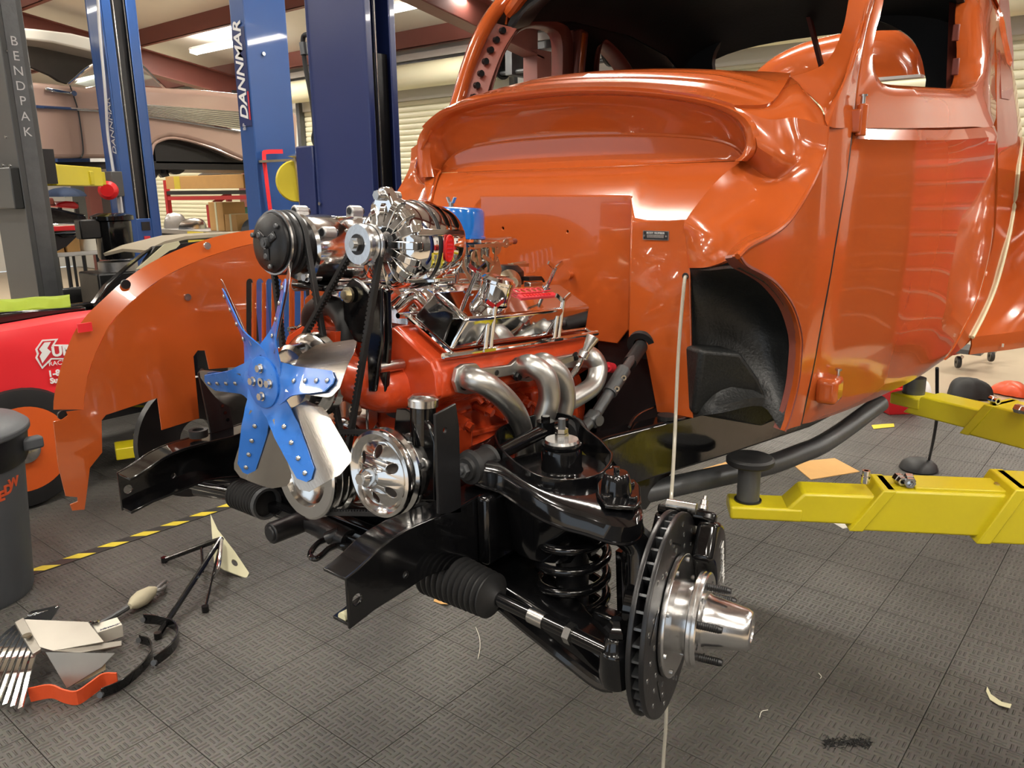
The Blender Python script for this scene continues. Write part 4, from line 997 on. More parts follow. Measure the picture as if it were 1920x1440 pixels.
B(MB().hexnut(AC+V((0, .072, 0)), (0, 1, 0), .0125, .010).cyl(AC+V((0, .067, 0)), AC+V((0, .08, 0)), .007, n=16), 'pulley_nut', 'steel_bright', alt)
# black bracket carrying alternator and compressor
br = [EP(*q, .155) for q in ((640, 545), (660, 520), (675, 530), (690, 548), (712, 540), (725, 545), (728, 640), (722, 735), (712, 745), (700, 738), (694, 650), (664, 640), (644, 600))]
B(MB().prism(br, (0, .012, 0)), 'accessory_bracket', 'black_gloss', bevel=.003)
br2 = [EP(*q, .13) for q in ((690, 545), (714, 540), (716, 640), (703, 735), (690, 735), (686, 640))]
B(MB().prism(br2, (0, .008, 0)), 'accessory_bracket', 'black_gloss', bevel=.003)
p = EP(708, 690, .14); B(MB().cyl(p, p+V((0, .06, 0)), .011, n=16).hexnut(p+V((0, -.010, 0)), (0, 1, 0), .010, .01), 'bracket_spacer', 'steel_bright')
p = EP(655, 553, .15); B(MB().cyl(p, p+V((0, -.006, 0)), .015, n=18).hexnut(p+V((0, -.006, 0)), (0, -1, 0), .0095, .009), 'bracket_bolt', 'zinc')
p = EP(712, 550, .15); B(MB().hexnut(p, (0, -1, 0), .009, .009), 'bracket_bolt', 'steel_bright')
# --- belts
def belt(cs, e, w=.011, th=.009):
    pts = []
    for x, z, r in cs: pts += [(x+r*math.cos(2*PI*i/40), z+r*math.sin(2*PI*i/40)) for i in range(40)]
    pts = sorted(set(pts)); 
    def half(ps):
        h = []
        for p in ps:
            while len(h) > 1 and (h[-1][0]-h[-2][0])*(p[1]-h[-2][1])-(h[-1][1]-h[-2][1])*(p[0]-h[-2][0]) <= 0: h.pop()
            h.append(p)
        return h
    H = half(pts)[:-1]+half(pts[::-1])[:-1]
    P = [V((x, e, z)) for x, z in H]
    m = MB().ribbon(P, (0, 1, 0), w, th, closed=True)
    bl = B(m, 'belt', 'rubber', bevel=.001, seg=1)
    tm = MB(); n = len(P)
    for i in range(n):
        a, b = P[i], P[(i+1) % n]; L = (b-a).length; d = (b-a).normalized(); inn = V((-d.z, 0, d.x))
        if L < .05: continue
        k = int(L/.0085)
        for j in range(k): tm.beam(a+d*(L*(j+.15)/k)+inn*.0055, a+d*(L*(j+.7)/k)+inn*.0055, w*.8, .004, inn)
    stuff(B(tm, 'belt_cogs', 'rubber', bl))
    return bl
cr_ = (0, zc, .083)
belt([cr_, (PC.x, PC.z, .075)], .1005)
b2 = belt([cr_, (0, 0, .070), (AC.x, AC.z, .030)], .0985+.010)
b3 = belt([cr_, (CC.x, CC.z, .059)], .122)
text('belt_print', 'GREEN', EP(549, 425, .122)+V((.02, 0, 0)), (0, 0, -1), (0, -1, 0), .009, 'print_grey', b3, .0005, local=True)
# --- intake manifold and carburettor
m = MB()
m.box((0, .46, .105), (.16, .34, .05)); m.box((0, .46, .150), (.13, .17, .045)); B(m, 'intake_manifold', 'polished', bevel=.01, seg=3)
for s in (1, -1):
    for e in (.34, .41, .51, .58): B(MB().tube([(s*.045, .46+(e-.46)*.55, .150), (s*.075, e, .142), (s*.108, e, .112)], .020, 14, 5), 'intake_runner', 'polished')
m = MB().tube([(.02, .24, .11), (.03, .255, .14), (.05, .27, .165)], .024, 16, 4); B(m, 'thermostat_housing', 'chrome')
B(MB().tube([(.055, .275, .12), (.075, .30, .15), (.085, .33, .12)], .016, 12, 5), 'bypass_elbow', 'chrome')
ca = B(MB().box((0, .475, .195), (.12, .15, .05)), 'carburettor', 'polished', bevel=.008, seg=3)
B(MB().box((0, .475, .2375), (.105, .16, .035)).cyl((0, .475, .25), (0, .475, .268), .045, n=28), 'air_horn', 'polished', ca, bevel=.006)
rn = random.Random(9)
for x, e, z0, z1, r in ((.055, .41, .18, .245, .013), (.058, .44, .175, .235, .010), (.060, .47, .19, .25, .014), (.058, .505, .18, .24, .011), (.055, .545, .185, .245, .013), (.03, .40, .18, .25, .012), (.065, .425, .17, .20, .012), (.066, .52, .172, .198, .013)):
    B(MB().lathe([(r, 0), (r, (z1-z0)*.6), (r*.7, (z1-z0)*.65), (r*.7, z1-z0-.004), (r*.4, z1-z0)], (x, e, z0), (0, 0, 1), 16), 'carb_post', 'chrome', ca)
for q, rr in (((930, 465), .015), ((890, 480), .013), ((905, 505), .012), ((948, 456), .010)):
    c = EX(*q, .075); B(MB().lathe([(.003, 0), (rr, 0), (rr, .003), (.003, .003)], c, (1, 0, 0), 20, closed=True), 'linkage_disc', 'zinc', ca)
for a, b in (((895, 470), (905, 515)), ((905, 515), (930, 512)), ((930, 465), (928, 495)), ((928, 495), (905, 480)), ((862, 455), (868, 500)), ((868, 500), (885, 530)), ((890, 462), (945, 458)), ((915, 520), (935, 488))):
    B(MB().ribbon([EX(*a, .08), EX(*b, .08)], (0, 1, .3), .008, .002), 'linkage_arm', 'zinc', ca)
m = MB(); m.prism([EX(*q, .07) for q in ((918, 515), (934, 481), (941, 505), (938, 518))], (-.003, 0, 0)); B(m, 'throttle_plate', 'zinc', ca)
m = MB(); m.prism([EX(*q, .072) for q in ((888, 478), (893, 470), (900, 472), (908, 508), (898, 512))], (-.003, 0, 0)); B(m, 'choke_lever', 'zinc', ca)
B(MB().tube([EX(895, 455, .06), EX(930, 455, .05), EX(955, 452, .04)], .011, 12, 3), 'fuel_inlet', 'polished', ca); p = EX(955, 452, .04); B(MB().cyl(p, p+V((.0, .022, 0)), .007, n=12), 'fuel_fitting', 'primer', ca)
B(MB().tube([EX(960, 497, .0), EX(985, 494, .0)], .006, 8).box(EX(972, 497, .0), (.02, .06, .008)), 'rear_link', 'zinc', ca)
c0 = EX(955, 530, .06); ax_ = (EX(978, 536, .09)-c0).normalized()
va = B(MB().lathe([(.030, -.004), (.031, 0), (.029, .004), (.013, .024), (.012, .026), (.004, .026), (.004, .034), (0, .034)], c0, V((.85, -.45, .05)), 28), 'vacuum_canister', 'zinc')
m = MB(); m.box(EX(1000, 537, .06), (.02, .05, .022)); B(m, 'choke_box', 'steel_bright', va, bevel=.002)
m = MB(); m.box(EX(995, 522, .05), (.03, .05, .010)); m.tube([EX(985, 524, .05), EX(1012, 520, .05), EX(1020, 528, .05)], .003, 6, 4); B(m, 'choke_cap', 'black_satin', va)
ac = EX(846, 392, 0)
acl = B(MB().lathe([(0, .262), (.074, .262), (.0785, .264), (.0785, .268), (.0755, .270), (.0745, .318), (.072, .326), (.066, .330), (0, .331)], (0, ac.y, 0), (0, 0, 1), 64), 'air_cleaner', 'cleaner_blue')
B(MB().cyl((0, ac.y, .33), (0, ac.y, .342), .006, n=12).box((.008, ac.y, .346), (.003, .008, .014), Matrix.Rotation(.5, 3, 'Y')).box((-.008, ac.y, .346), (.003, .008, .014), Matrix.Rotation(-.5, 3, 'Y')), 'wing_nut', 'steel_bright', acl)
# --- valve covers
def vcover(s):
    E0, E1 = .250, .702
    lo = [(.124, E0, .112), (.230, E0, .058), (.230, E1, .058), (.124, E1, .112)]
    hi = [(.163, E0+.022, .166), (.253, E0+.022, .121), (.253, E1-.022, .121), (.163, E1-.022, .166)]
    m = MB().add([(s*x, e, z) for x, e, z in lo+hi], [(3, 2, 1, 0), (4, 5, 6, 7), (0, 1, 5, 4), (1, 2, 6, 5), (2, 3, 7, 6), (3, 0, 4, 7)])
    vc = B(m, 'valve_cover', 'chrome', bevel=.007, seg=4, ang=25)
    pts = [(s*.116, E0-.006, .118), (s*.240, E0-.006, .054), (s*.240, E1+.006, .054), (s*.116, E1+.006, .118)]
    P = [V(p) for p in pts]; loop = []
    for i in range(4):
        a, b, c = P[i-1], P[i], P[(i+1) % 4]
        for f in (0, .5, 1): loop.append(((b+(a-b).normalized()*.012)*(1-f)**2+b*(2*f*(1-f))+(b+(c-b).normalized()*.012)*f*f))
    B(MB().tube(loop, .0058, 10, 3, closed=True), 'cover_rail', 'chrome', vc)
    return vc
vc = vcover(1); vcover(-1)
nv = V((.46, 0, .89)).normalized()
for q, x in (((870, 552), .165), ((1018, 517), .165)):
    c = EX(q[0], q[1], x); bs = V((.150, c.y+.0, .140)) 
for e, x0, z0 in ((.36, .172, .160), (.62, .172, .160)):
    o_ = V((x0, e, z0)); m = MB().cyl(o_, o_+nv*.052, .0045, n=14).cyl(o_, o_+nv*.004, .011, n=14); tp = o_+nv*.048
    for s in (1, -1): m.beam(tp, tp+V((0, .026*s, .014)), .004, .008)
    B(m, 'wing_bolt', 'chrome', vc)
for e in (.352, .578):
    o_ = V((.240, e, .052)); d = V((.10, .012, .99)).normalized(); m = MB().cyl(o_, o_+d*.088, .0052, n=14).cyl(o_+V((0, -.016, 0)), o_+V((0, -.016, 0))+d*.055, .0052, n=14); tp = o_+d*.086
    for s in (1, -1): m.beam(tp, tp+V((0, .026*s, .014)), .004, .008)
    m.box(o_+V((0, -.008, .002)), (.016, .034, .006)); B(m, 'wing_bolt', 'chrome', vc)
bo = EX(920, 580, .195); bd = V((.22, .10, .97)).normalized()
brh = B(MB().lathe([(.027, -.012), (.027, .008), (.034, .010), (.035, .017), (.034, .019), (.034, .048), (.036, .050), (.036, .056), (.030, .062), (.0, .0625)], bo+bd*.006, bd, 36), 'breather', 'chrome', vc)
B(MB().lathe([(.0245, -.014), (.026, -.012), (.026, .006), (.0245, .008)], bo, bd, 30, closed=True), 'breather_grommet', 'rubber', vc)
for i in range(5):
    B(MB().beam(bo+bd*.069+V((.012-.006*i, -.016, 0)), bo+bd*.069+V((.012-.006*i, .016, 0)), .0025, .0015), 'breather_rib', 'polished', vc)
u_ = V((.0, 1, 0)); v_ = V((-.88, 0, .47)).normalized(); bc = V((.200, .545, .1495))
plate('cover_badge', [(-.06, -.010), (.068, -.010), (.062, .002), (-.06, .002)], [], bc, u_, v_, .004, 'print_red', vc, .0008, local=True)
def bp_(a, b): return bc+u_*a+v_*b+nv*.003
for i in range(5): B(MB().tube([bp_(-.052+i*.019+.009*math.cos(t), .012+.008*math.sin(t)) for t in [2*PI*j/12 for j in range(12)]], .0016, 6, closed=True), 'badge_loop', 'print_red', vc)
B(MB().tube([bp_(-.06, .006), bp_(-.03, .004), bp_(.02, .005), bp_(.06, .008)], .0016, 6, 4), 'badge_swash', 'print_red', vc)
for i in range(9): B(MB().beam(bp_(-.046+i*.011, -.007), bp_(-.046+i*.011, -.001), .005, .0014, nv), 'badge_block', 'alt_red', vc)
# --- headers (near side)
XH = .247
fo_ = [EX(*q, XH) for q in ((845, 715), (850, 690), (862, 682), (886, 680), (895, 690), (950, 683), (965, 670), (1005, 664), (1020, 672), (1085, 660), (1090, 652), (1106, 650), (1122, 668), (1118, 690), (1090, 688), (1040, 690), (1020, 700), (985, 715), (965, 712), (955, 702), (900, 712), (893, 735), (868, 738), (852, 735))]
hd = B(MB().prism(fo_, (.011, 0, 0)), 'header', 'ceramic', bevel=.002)
def htube(pts, r=.0225): B(MB().tube(pts, r, 20, 8), 'header_pipe', 'ceramic', hd)
k = EX
htube([k(872, 707, .25), k(890, 712, .285), k(920, 726, .305), k(955, 758, .31), k(975, 795, .30), k(985, 850, .28), k(985, 920, .25)])
htube([k(975, 690, .25), k(995, 685, .285), k(1022, 705, .31), k(1030, 745, .315), k(1018, 790, .305), k(1005, 840, .28), k(1000, 920, .25)])
htube([k(1005, 685, .25), k(1022, 682, .285), k(1050, 705, .305), k(1060, 745, .305), k(1050, 790, .295), k(1035, 840, .27), k(1025, 920, .24)])
htube([k(1092, 672, .25), k(1108, 668, .285), k(1121, 690, .30), k(1112, 722, .305), k(1080, 745, .30), k(1045, 765, .29), k(1030, 810, .26)], .0215)
for q in ((870, 722), (968, 705), (985, 700), (1078, 668)):
    c = k(*q, XH+.011); B(MB().hexnut(c, (1, 0, 0), .008, .010).cyl(c, c+V((.003, 0, 0)), .010, n=14), 'header_bolt', 'black_satin', hd)
c = k(932, 699, XH+.012); B(MB().cyl(c+V((-.004, 0, 0)), c+V((.0005, 0, 0)), .0055, n=14), 'stud_hole', 'black_satin', hd)
# --- dipstick
dp = [k(1060, 720, .30), k(1082, 690, .305), k(1092, 670, .31)]
ds = B(MB().tube(dp, .006, 10, 4), 'dipstick_tube', 'polished')
a, b = k(1090, 673, .31), k(1112, 632, .32); d = (b-a)
B(MB().lathe([(.007, 0), (.012, .003), (.012, d.length*.30), (.008, d.length*.36), (.009, d.length*.5), (.0145, d.length*.95), (.0145, d.length), (.012, d.length+.002), (0, d.length+.001)], a, d, 24), 'dipstick_handle', 'machined', ds)
B(MB().ribbon([k(1075, 672, .30), k(1045, 682, .29), k(1030, 690, .28)], (0, .3, 1), .010, .002), 'dipstick_bracket', 'zinc', ds)
for q in ((940, 748), (880, 750), (985, 760), (895, 748)):
    c = k(*q, .19); B(MB().tube([c, c+V((.012, .01, .004)), c+V((.02, .016, -.006))], .006, 8, 3), 'freeze_fitting', 'engine_orange')
# distributor and rear bits behind the manifold
B(MB().lathe([(.03, 0), (.03, .05), (.045, .055), (.045, .085), (.03, .10), (0, .102)], (0, .68, .10), (0, 0, 1), 24), 'distributor', 'black_satin')
# ================================================================ chassis, suspension, brake
ch = thing('chassis', 'gloss black chassis rails with coil spring front suspension and disc brake', 'chassis', (0, .6, .85))
XR = .37
def C_(mb, name, mat='black_gloss', parent=None, **k): return mb.build(name, mat, parent or ch, **k)
top = [(649, 1085), (668, 1070), (690, 1050), (712, 1028), (735, 1010), (762, 994), (790, 981), (850, 957)]
bot = [(655, 1177), (700, 1142), (740, 1117), (770, 1098), (800, 1078), (830, 1068)]
tp = [(p.y, p.z) for p in pxs(top, x=XR)]; bt_ = [(p.y, p.z) for p in pxs(bot, x=XR)]
tp += [(.30, 1.115), (.45, 1.118), (.64, 1.118)]; bt_ += [(.30, .985), (.45, .98), (.64, .98)]
hl = [circ(*[(p.y, p.z) for p in [at(668, 1123, x=XR)]][0], .0105, 20), circ(*[(p.y, p.z) for p in [at(758, 1077, x=XR)]][0], .0065, 16)]
for s in (1, -1):
    r = plate('frame_rail', tp+bt_[::-1], hl, (s*XR, 0, 0), (0, 1, 0), (0, 0, 1), .006, 'black_gloss', ch, .001)
    C_(MB().ribbon([V((s*(XR-.028), y, z-.003)) for y, z in tp], (1, 0, 0), .056, .006), 'rail_flange', parent=r, bevel=.0015)
    C_(MB().ribbon([V((s*(XR-.020), y, z+.003)) for y, z in bt_], (1, 0, 0), .040, .006), 'rail_flange', parent=r, bevel=.0015)
    m = MB()
    pts = [(s*.345, .60), (s*.345, .70), (s*.44, 1.08), (s*.52, 1.45), (s*.55, 1.9), (s*.55, 3.1)]
    rows = []
    for i, (x, y) in enumerate(pts):
        w = .025; rows.append([V((x-w, y, .99)), V((x+w, y, .99)), V((x+w, y, 1.118)), V((x-w, y, 1.118))])
    m.grid(rows, closed=True); m.f.append((0, 1, 2, 3)); n = len(m.v); m.f.append((n-1, n-2, n-3, n-4))
    C_(m, 'side_rail', bevel=.006)
c = at(672, 1160, x=XR-.02)
p = at(185, 1, x=0)
q = V((XR-.02, tp[0][0]+.004, bt_[0][1]+.008)); C_(MB().cyl(q+V((0, -.002, 0)), q+V((0, .012, 0)), .009, n=14), 'rail_plug', 'plastic_cream')
C_(MB().prism(pxs([(1040, 905), (1180, 875), (1270, 872), (1212, 956), (1120, 965), (1050, 960)], x=.378), (-.03, 0, 0)), 'rail_gusset', bevel=.003)
# crossmember, rack and front bars
m = MB(); m.box2((-.34, .30, .955), (.34, .46, 1.07)); m.box2((-.34, .34, .90), (.34, .44, .96)); C_(m, 'crossmember', bevel=.012)
m = MB(); m.box2((-.345, .52, .985), (.345, .58, 1.05)); C_(m, 'crossmember', bevel=.008)
bars = []
for dz, dy, w, h in ((.955, .243, .022, .024), (.968, .275, .022, .020), (.94, .262, .05, .012)):
    C_(MB().beam((-.36, dy, dz), (.34, dy, dz), w, h), 'front_bar', bevel=.004)
c = at(530, 992, z=.95); C_(MB().cyl(c+V((0, -.03, 0)), c+V((0, .07, 0)), .023, n=24).cyl(c+V((0, -.034, 0)), c+V((0, -.02, 0)), .017, n=20), 'rack_mount', 'black_satin', bevel=.003)
C_(MB().cyl(c+V((.02, .06, 0)), c+V((.16, .05, 0)), .024, n=24), 'rack_housing', 'black_satin')
hb = pxs([(610, 1012), (597, 1018), (585, 1032), (582, 1043), (592, 1048), (604, 1040), (618, 1028), (640, 1022), (672, 1028), (700, 1030)], z=.95)
C_(MB().tube(hb, .006, 10, 5), 'power_steering_line'); c = at(612, 1010, z=.95); C_(MB().cyl(c, c+V((.02, .02, .012)), .013, n=14), 'line_fitting', 'black_satin')
# near-side steering rack boot and tie rod
def boot(a, b, r0, r1, n, name='steering_boot'):
    a, b = V(a), V(b); L = (b-a).length; pr = []
    for i in range(n):
        f = i/n; r = r0+(r1-r0)*f; h = L*f; s_ = L/n
        pr += [(r*.80, h), (r, h+s_*.35), (r, h+s_*.6)]
    pr.append((r1*.7, L)); pr.append((.014, L+.012))
    return C_(MB().lathe(pr, a, b-a, 28), name, 'rubber')
YT = .225
b0, b1 = at(810, 1066, y=YT), at(926, 1119, y=YT); boot(b0, b1, .047, .039, 12)
rb0, rb1 = at(940, 1123, y=YT), at(1140, 1222, y=YT)
C_(MB().cyl(b1, rb1, .0115, n=18), 'tie_rod')
for q, r, l in (((995, 1149), .0135, .03), ((1063, 1195), .017, .012)):
    pp_ = at(*q, y=YT); pp_ = b1+(rb1-b1)*((pp_-b1).dot(rb1-b1)/(rb1-b1).length_squared); d = (rb1-b1).normalized()
    C_(MB().cyl(pp_, pp_+d*l, r, n=6 if l < .02 else 14), 'jam_nut', 'steel_bright')
e1 = at(1155, 1232, y=YT+.01); C_(MB().lathe([(.0, -.050), (.02, -.048), (.026, -.03), (.026, .012), (.020, .02), (.017, .036), (.010, .04), (0, .04)], e1, (0, 0, 1), 24), 'tie_rod_end', bevel=.002)
C_(MB().lathe([(.014, .0), (.020, .006), (.020, .014), (.012, .02), (.009, .03), (0, .03)], e1+V((0, 0, .035)), (0, 0, 1), 6), 'castle_nut', parent=None)
# lower control arm
m = MB(); a0, a1 = V((.30, .30, .955)), V((.64, .30, .885))
rows = []
for f, w, h in ((0, .16, .05), (.35, .12, .055), (.7, .085, .06), (.92, .06, .055), (1, .04, .04)):
    c = a0.lerp(a1, f)+V((0, .06*(1-f), 0)); rows.append([c+V((0, -w/2, -h/2)), c+V((0, w/2, -h/2)), c+V((0, w/2, h/2)), c+V((0, -w/2, h/2))])
m.grid(rows, closed=True); m.f.append((0, 1, 2, 3)); n = len(m.v); m.f.append((n-1, n-2, n-3, n-4)); C_(m, 'lower_control_arm', bevel=.01, seg=3)
m = MB(); m.tube([at(935, 1130, y=.25), at(985, 1172, y=.25), at(1060, 1232, y=.25), at(1120, 1278, y=.26), at(1150, 1285, y=.27)], .012, 10, 4); C_(m, 'strut_rod')
lj = V((.655, .315, .885)); C_(MB().lathe([(0, -.035), (.022, -.032), (.026, -.01), (.026, .02), (.016, .04), (.010, .07), (0, .07)], lj, (0, 0, 1), 24), 'lower_ball_joint')
# coil spring over damper
SC_ = V((.50, .385, 0)); sp = []
for i in range(int(26*4.6)+1):
    t = i/26; sp.append(V((SC_.x+.062*math.cos(2*PI*t), SC_.y+.062*math.sin(2*PI*t), .885+.040*t)))
C_(MB().tube(sp, .0088, 12), 'coil_spring')
C_(MB().cyl((SC_.x, SC_.y, .86), (SC_.x, SC_.y, 1.09), .030, n=24), 'damper', 'black_satin')
C_(MB().lathe([(0, 0), (.066, 0), (.07, .004), (.07, .018), (.05, .024), (0, .024)], (SC_.x, SC_.y, .870), (0, 0, 1), 32), 'spring_seat')
# spring tower with disc and damper top
TC = V((.450, .405, 1.105))
C_(MB().lathe([(.085, -.10), (.098, -.02), (.106, .012), (.106, .034), (.103, .037), (.03, .040), (0, .040)], TC, (.05, -.02, 1), 48), 'spring_tower')
t0 = at(1053, 888, x=TC.x)
to = V((TC.x+.0, t0.y, TC.z+.038))
C_(MB().lathe([(.040, 0), (.037, .005), (.037, .034), (.034, .042), (.036, .044), (.036, .050), (0, .050)], to, (0, 0, 1), 32), 'damper_bush', 'black_gloss')
C_(MB().lathe([(.030, 0), (.032, .003), (.030, .008), (0, .008)], to+V((0, 0, .050)), (0, 0, 1), 28), 'damper_washer', 'steel_bright')
C_(MB().hexnut(to+V((0, 0, .058)), (0, 0, 1), .0125, .011).hexnut(to+V((0, 0, .070)), (0, 0, 1), .0115, .008), 'damper_nut', 'steel_bright')
C_(MB().cyl(to+V((0, 0, .075)), to+V((0, 0, .096)), .007, n=8), 'damper_stud', 'grey_steel')
m = MB(); m.box2((.372, .27, .99), (.40, .52, 1.12)); m.box2((.34, .31, 1.08), (.40, .50, 1.13)); C_(m, 'tower_base', bevel=.008)
# upper control arm
def zu(x): return 1.175-(x-.3)*.10
def au(px, py):
    z = 1.15
    for _ in range(8): p = at(px, py, z=z); z = zu(p.x)
    return p
outer = [(872, 838), (876, 862), (903, 876), (933, 884), (960, 900), (985, 917), (1018, 936), (1056, 951), (1098, 962), (1150, 978), (1188, 978), (1206, 958), (1198, 932), (1172, 893), (1140, 856), (1105, 818), (1080, 796), (1055, 785), (1025, 783), (975, 795), (935, 810), (905, 825)]
inner = [(930, 838), (936, 852), (952, 872), (985, 898), (1025, 915), (1075, 918), (1120, 908), (1142, 888), (1147, 870), (1142, 862), (1125, 842), (1100, 822), (1078, 801), (1054, 791), (1026, 789), (980, 801), (945, 815), (935, 822), (930, 830)]
o_ = resamp(spline([au(*q) for q in outer], 5, True), 90); i_ = resamp(spline([au(*q) for q in inner], 5, True), 90)
def dn(P, d, f=1., c=None): return [V((p.x, p.y, p.z+d)) for p in P]
md = [a.lerp(b, .45)+V((0, 0, .004)) for a, b in zip(o_, i_)]; m2 = [a.lerp(b, .12)+V((0, 0, -.002)) for a, b in zip(o_, i_)]
uca = C_(MB().grid([dn(o_, -.036), dn(o_, -.008), m2, md, dn(i_, .0), dn(i_, .012), dn([a.lerp(b, -.06) for a, b in zip(i_, o_)], .012), dn([a.lerp(b, -.06) for a, b in zip(i_, o_)], -.035)], closed=True), 'upper_control_arm', ang=60)
hoop = [i_[k] for k in range(90)]
C_(MB().ribbon([p+V((0, 0, .004)) for p in hoop], (0, 0, 1), .030, .004, closed=True), 'arm_rim', parent=uca, bevel=.001)
C_(MB().tube([p+V((0, 0, -.036)) for p in o_[:60]], .0032, 6), 'arm_hem', parent=uca)
bf = at(893, 872, x=.345)
C_(MB().lathe([(0, -.030), (.020, -.030), (.022, -.024), (.030, -.022), (.032, -.012), (.026, -.008), (.026, .03), (.03, .034), (0, .036)], bf, (0, 1, 0), 32), 'arm_bushing', 'rubber', uca)
C_(MB().hexnut(bf+V((0, -.030, 0)), (0, -1, 0), .013, .010).cyl(bf+V((0, -.030, 0)), bf+V((0, -.046, 0)), .007, n=12), 'bushing_nut', 'grey_steel', uca)
C_(MB().tube([bf, bf+V((.0, .10, .008)), bf+V((0, .20, .015)), bf+V((0, .30, .01))], .014, 14, 4), 'cross_shaft', 'black_gloss', uca)
c = at(1023, 800, x=.345); C_(MB().cyl(c+V((0, 0, -.02)), c+V((0, 0, .012)), .018, n=18).hexnut(c+V((0, 0, .012)), (0, 0, 1), .009, .010), 'shaft_stud', 'black_gloss', uca)
c = at(1065, 815, x=.35); C_(MB().lathe([(0, -.01), (.03, -.01), (.034, 0), (.03, .012), (.034, .02), (.03, .03), (0, .03)], c, (0, 1, 0), 24), 'arm_bushing', 'rubber', uca)
bj = [au(*q)+V((0, 0, .006)) for q in ((1118, 920), (1128, 908), (1190, 912), (1200, 925), (1202, 955), (1192, 966), (1135, 962), (1120, 940))]
C_(MB().prism(bj, (0, 0, .008)), 'ball_joint_plate', parent=uca, bevel=.003)
bc_ = au(1155, 936)
C_(MB().lathe([(.026, .010), (.024, .030), (.021, .044), (.018, .047), (.005, .048), (.005, .056), (0, .057)], bc_, (0, 0, 1), 28), 'ball_joint', parent=uca)
for q in ((1137, 950), (1185, 952), (1180, 925)):
    c = au(*q)+V((0, 0, .012)); C_(MB().hexnut(c, (0, 0, 1), .009, .009), 'ball_joint_bolt', parent=uca, bevel=.002)
C_(MB().lathe([(.0, -.07), (.012, -.07), (.022, -.045), (.028, -.015), (.026, .0), (0, 0)], bc_, (0, 0, 1), 24), 'ball_joint_boot', 'rubber', uca)
# brake disc, hub and caliper (wheel turned a little)
AX = V((.972, .235, 0)).normalized(); RC = at(1247, 1147, t=1.30); TY = V((-AX.y, AX.x, 0)); UZ = V((0, 0, 1))
hol = []
for k in range(12):
    for j in range(3):
        a = 2*PI*k/12+j*.13; r = .110+.018*j; hol.append(circ(r*math.cos(a), r*math.sin(a), .0032, 8))
hol.append(circ(0, 0, .072, 40))
rot = plate('brake_rotor', circ(0, 0, .163, 80), hol, RC+AX*.010, TY, UZ, .008, 'black_satin', ch, .0012)
plate('inner_disc', circ(0, 0, .163, 80), [circ(0, 0, .072, 40)], RC-AX*.010, TY, UZ, .008, 'black_satin', rot, .0012)
C_(MB().lathe([(.1615, .0135), (.1638, .0125), (.1638, .0075), (.1615, .0065)], RC, AX, 80, closed=True), 'disc_edge', 'machined', rot)
for k in range(40):
    a = 2*PI*k/40; d = TY*math.cos(a)+UZ*math.sin(a); C_(MB().beam(RC+d*.09, RC+d*.158, .004, .012, AX), 'vane', 'grey_steel', rot)
for k in range(5):
    a = 2*PI*k/5+.35; d = TY*math.cos(a)+UZ*math.sin(a); e = TY*-math.sin(a)+UZ*math.cos(a); C_(MB().beam(RC+d*.108+AX*.0146-e*.03, RC+d*.135+AX*.0146+e*.02, .003, .0006, AX), 'slot', 'black_gloss', rot)
for k in range(12):
    for j in range(3):
        a = 2*PI*k/12+j*.13; r = .110+.018*j; d = TY*math.cos(a)+UZ*math.sin(a)
        C_(MB().lathe([(.0030, .0142), (.0046, .0145), (.0046, .0138), (.0030, .0138)], RC+d*r, AX, 10, closed=True), 'hole_chamfer', 'steel_bright', rot)
hub = plate('wheel_hub', circ(0, 0, .098, 64), [circ(0, 0, .055, 40)], RC+AX*.020, TY, UZ, .009, 'machined', ch, .0012)
for k in range(8):
    a = 2*PI*k/8+.3; d = TY*math.cos(a)+UZ*math.sin(a); C_(MB().cyl(RC+d*.089+AX*.024, RC+d*.089+AX*.027, .0042, n=10), 'rotor_bolt', 'steel_bright', hub)
C_(MB().lathe([(.056, .018), (.058, .024), (.058, .052), (.0, .052)], RC, AX, 48), 'hub_drum', 'machined', hub)
C_(MB().lathe([(.03, .050), (.074, .050), (.0765, .052), (.0765, .0565), (.0745, .058), (.0765, .0595), (.0765, .064), (.074, .066), (.03, .066)], RC, AX, 56, closed=True), 'wheel_flange', 'machined', hub)
C_(MB().lathe([(.050, .066), (.044, .068), (.0415, .074), (.040, .085), (.033, .128), (.029, .136), (.026, .138), (.018, .138), (.017, .136), (0, .136)], RC, AX, 48), 'grease_cap', 'machined', hub)
for k in range(5):
    a = 2*PI*k/5+.25; d = TY*math.cos(a)+UZ*math.sin(a); b_ = RC+d*.0575
    pr = [(.0068, .060)]+[x for i in range(11) for x in ((.0066, .064+i*.0032), (.0058, .0656+i*.0032))]+[(.0050, .102), (0, .102)]
    C_(MB().lathe(pr, b_, AX, 12), 'wheel_stud', 'black_satin', hub)
    a2 = a+PI/5; d2 = TY*math.cos(a2)+UZ*math.sin(a2); C_(MB().cyl(RC+d2*.06+AX*.0655, RC+d2*.06+AX*.0666, .0045, n=12), 'lightening_hole', 'black_satin', hub)
def arcblk(r0, r1, a0, a1, x0, x1, n=12):
    m = MB(); rows = []
    for i in range(n+1):
        a = a0+(a1-a0)*i/n; d = TY*math.cos(a)+UZ*math.sin(a); e = 1-.22*(2*i/n-1)**4
        rows.append([RC+d*r0+AX*x0, RC+d*(r0+(r1-r0)*e)+AX*x0, RC+d*(r0+(r1-r0)*e)+AX*(x0+(x1-x0)*e), RC+d*r0+AX*(x0+(x1-x0)*e)])
    m.grid(rows, closed=True); m.f.append((0, 1, 2, 3)); q = len(m.v); m.f.append((q-1, q-2, q-3, q-4)); return m
cal = C_(arcblk(.096, .178, -.12, .86, .022, .062), 'brake_caliper', bevel=.008, seg=3)
C_(arcblk(.100, .178, -.12, .86, -.022, -.058), 'caliper_inner', parent=cal, bevel=.006)
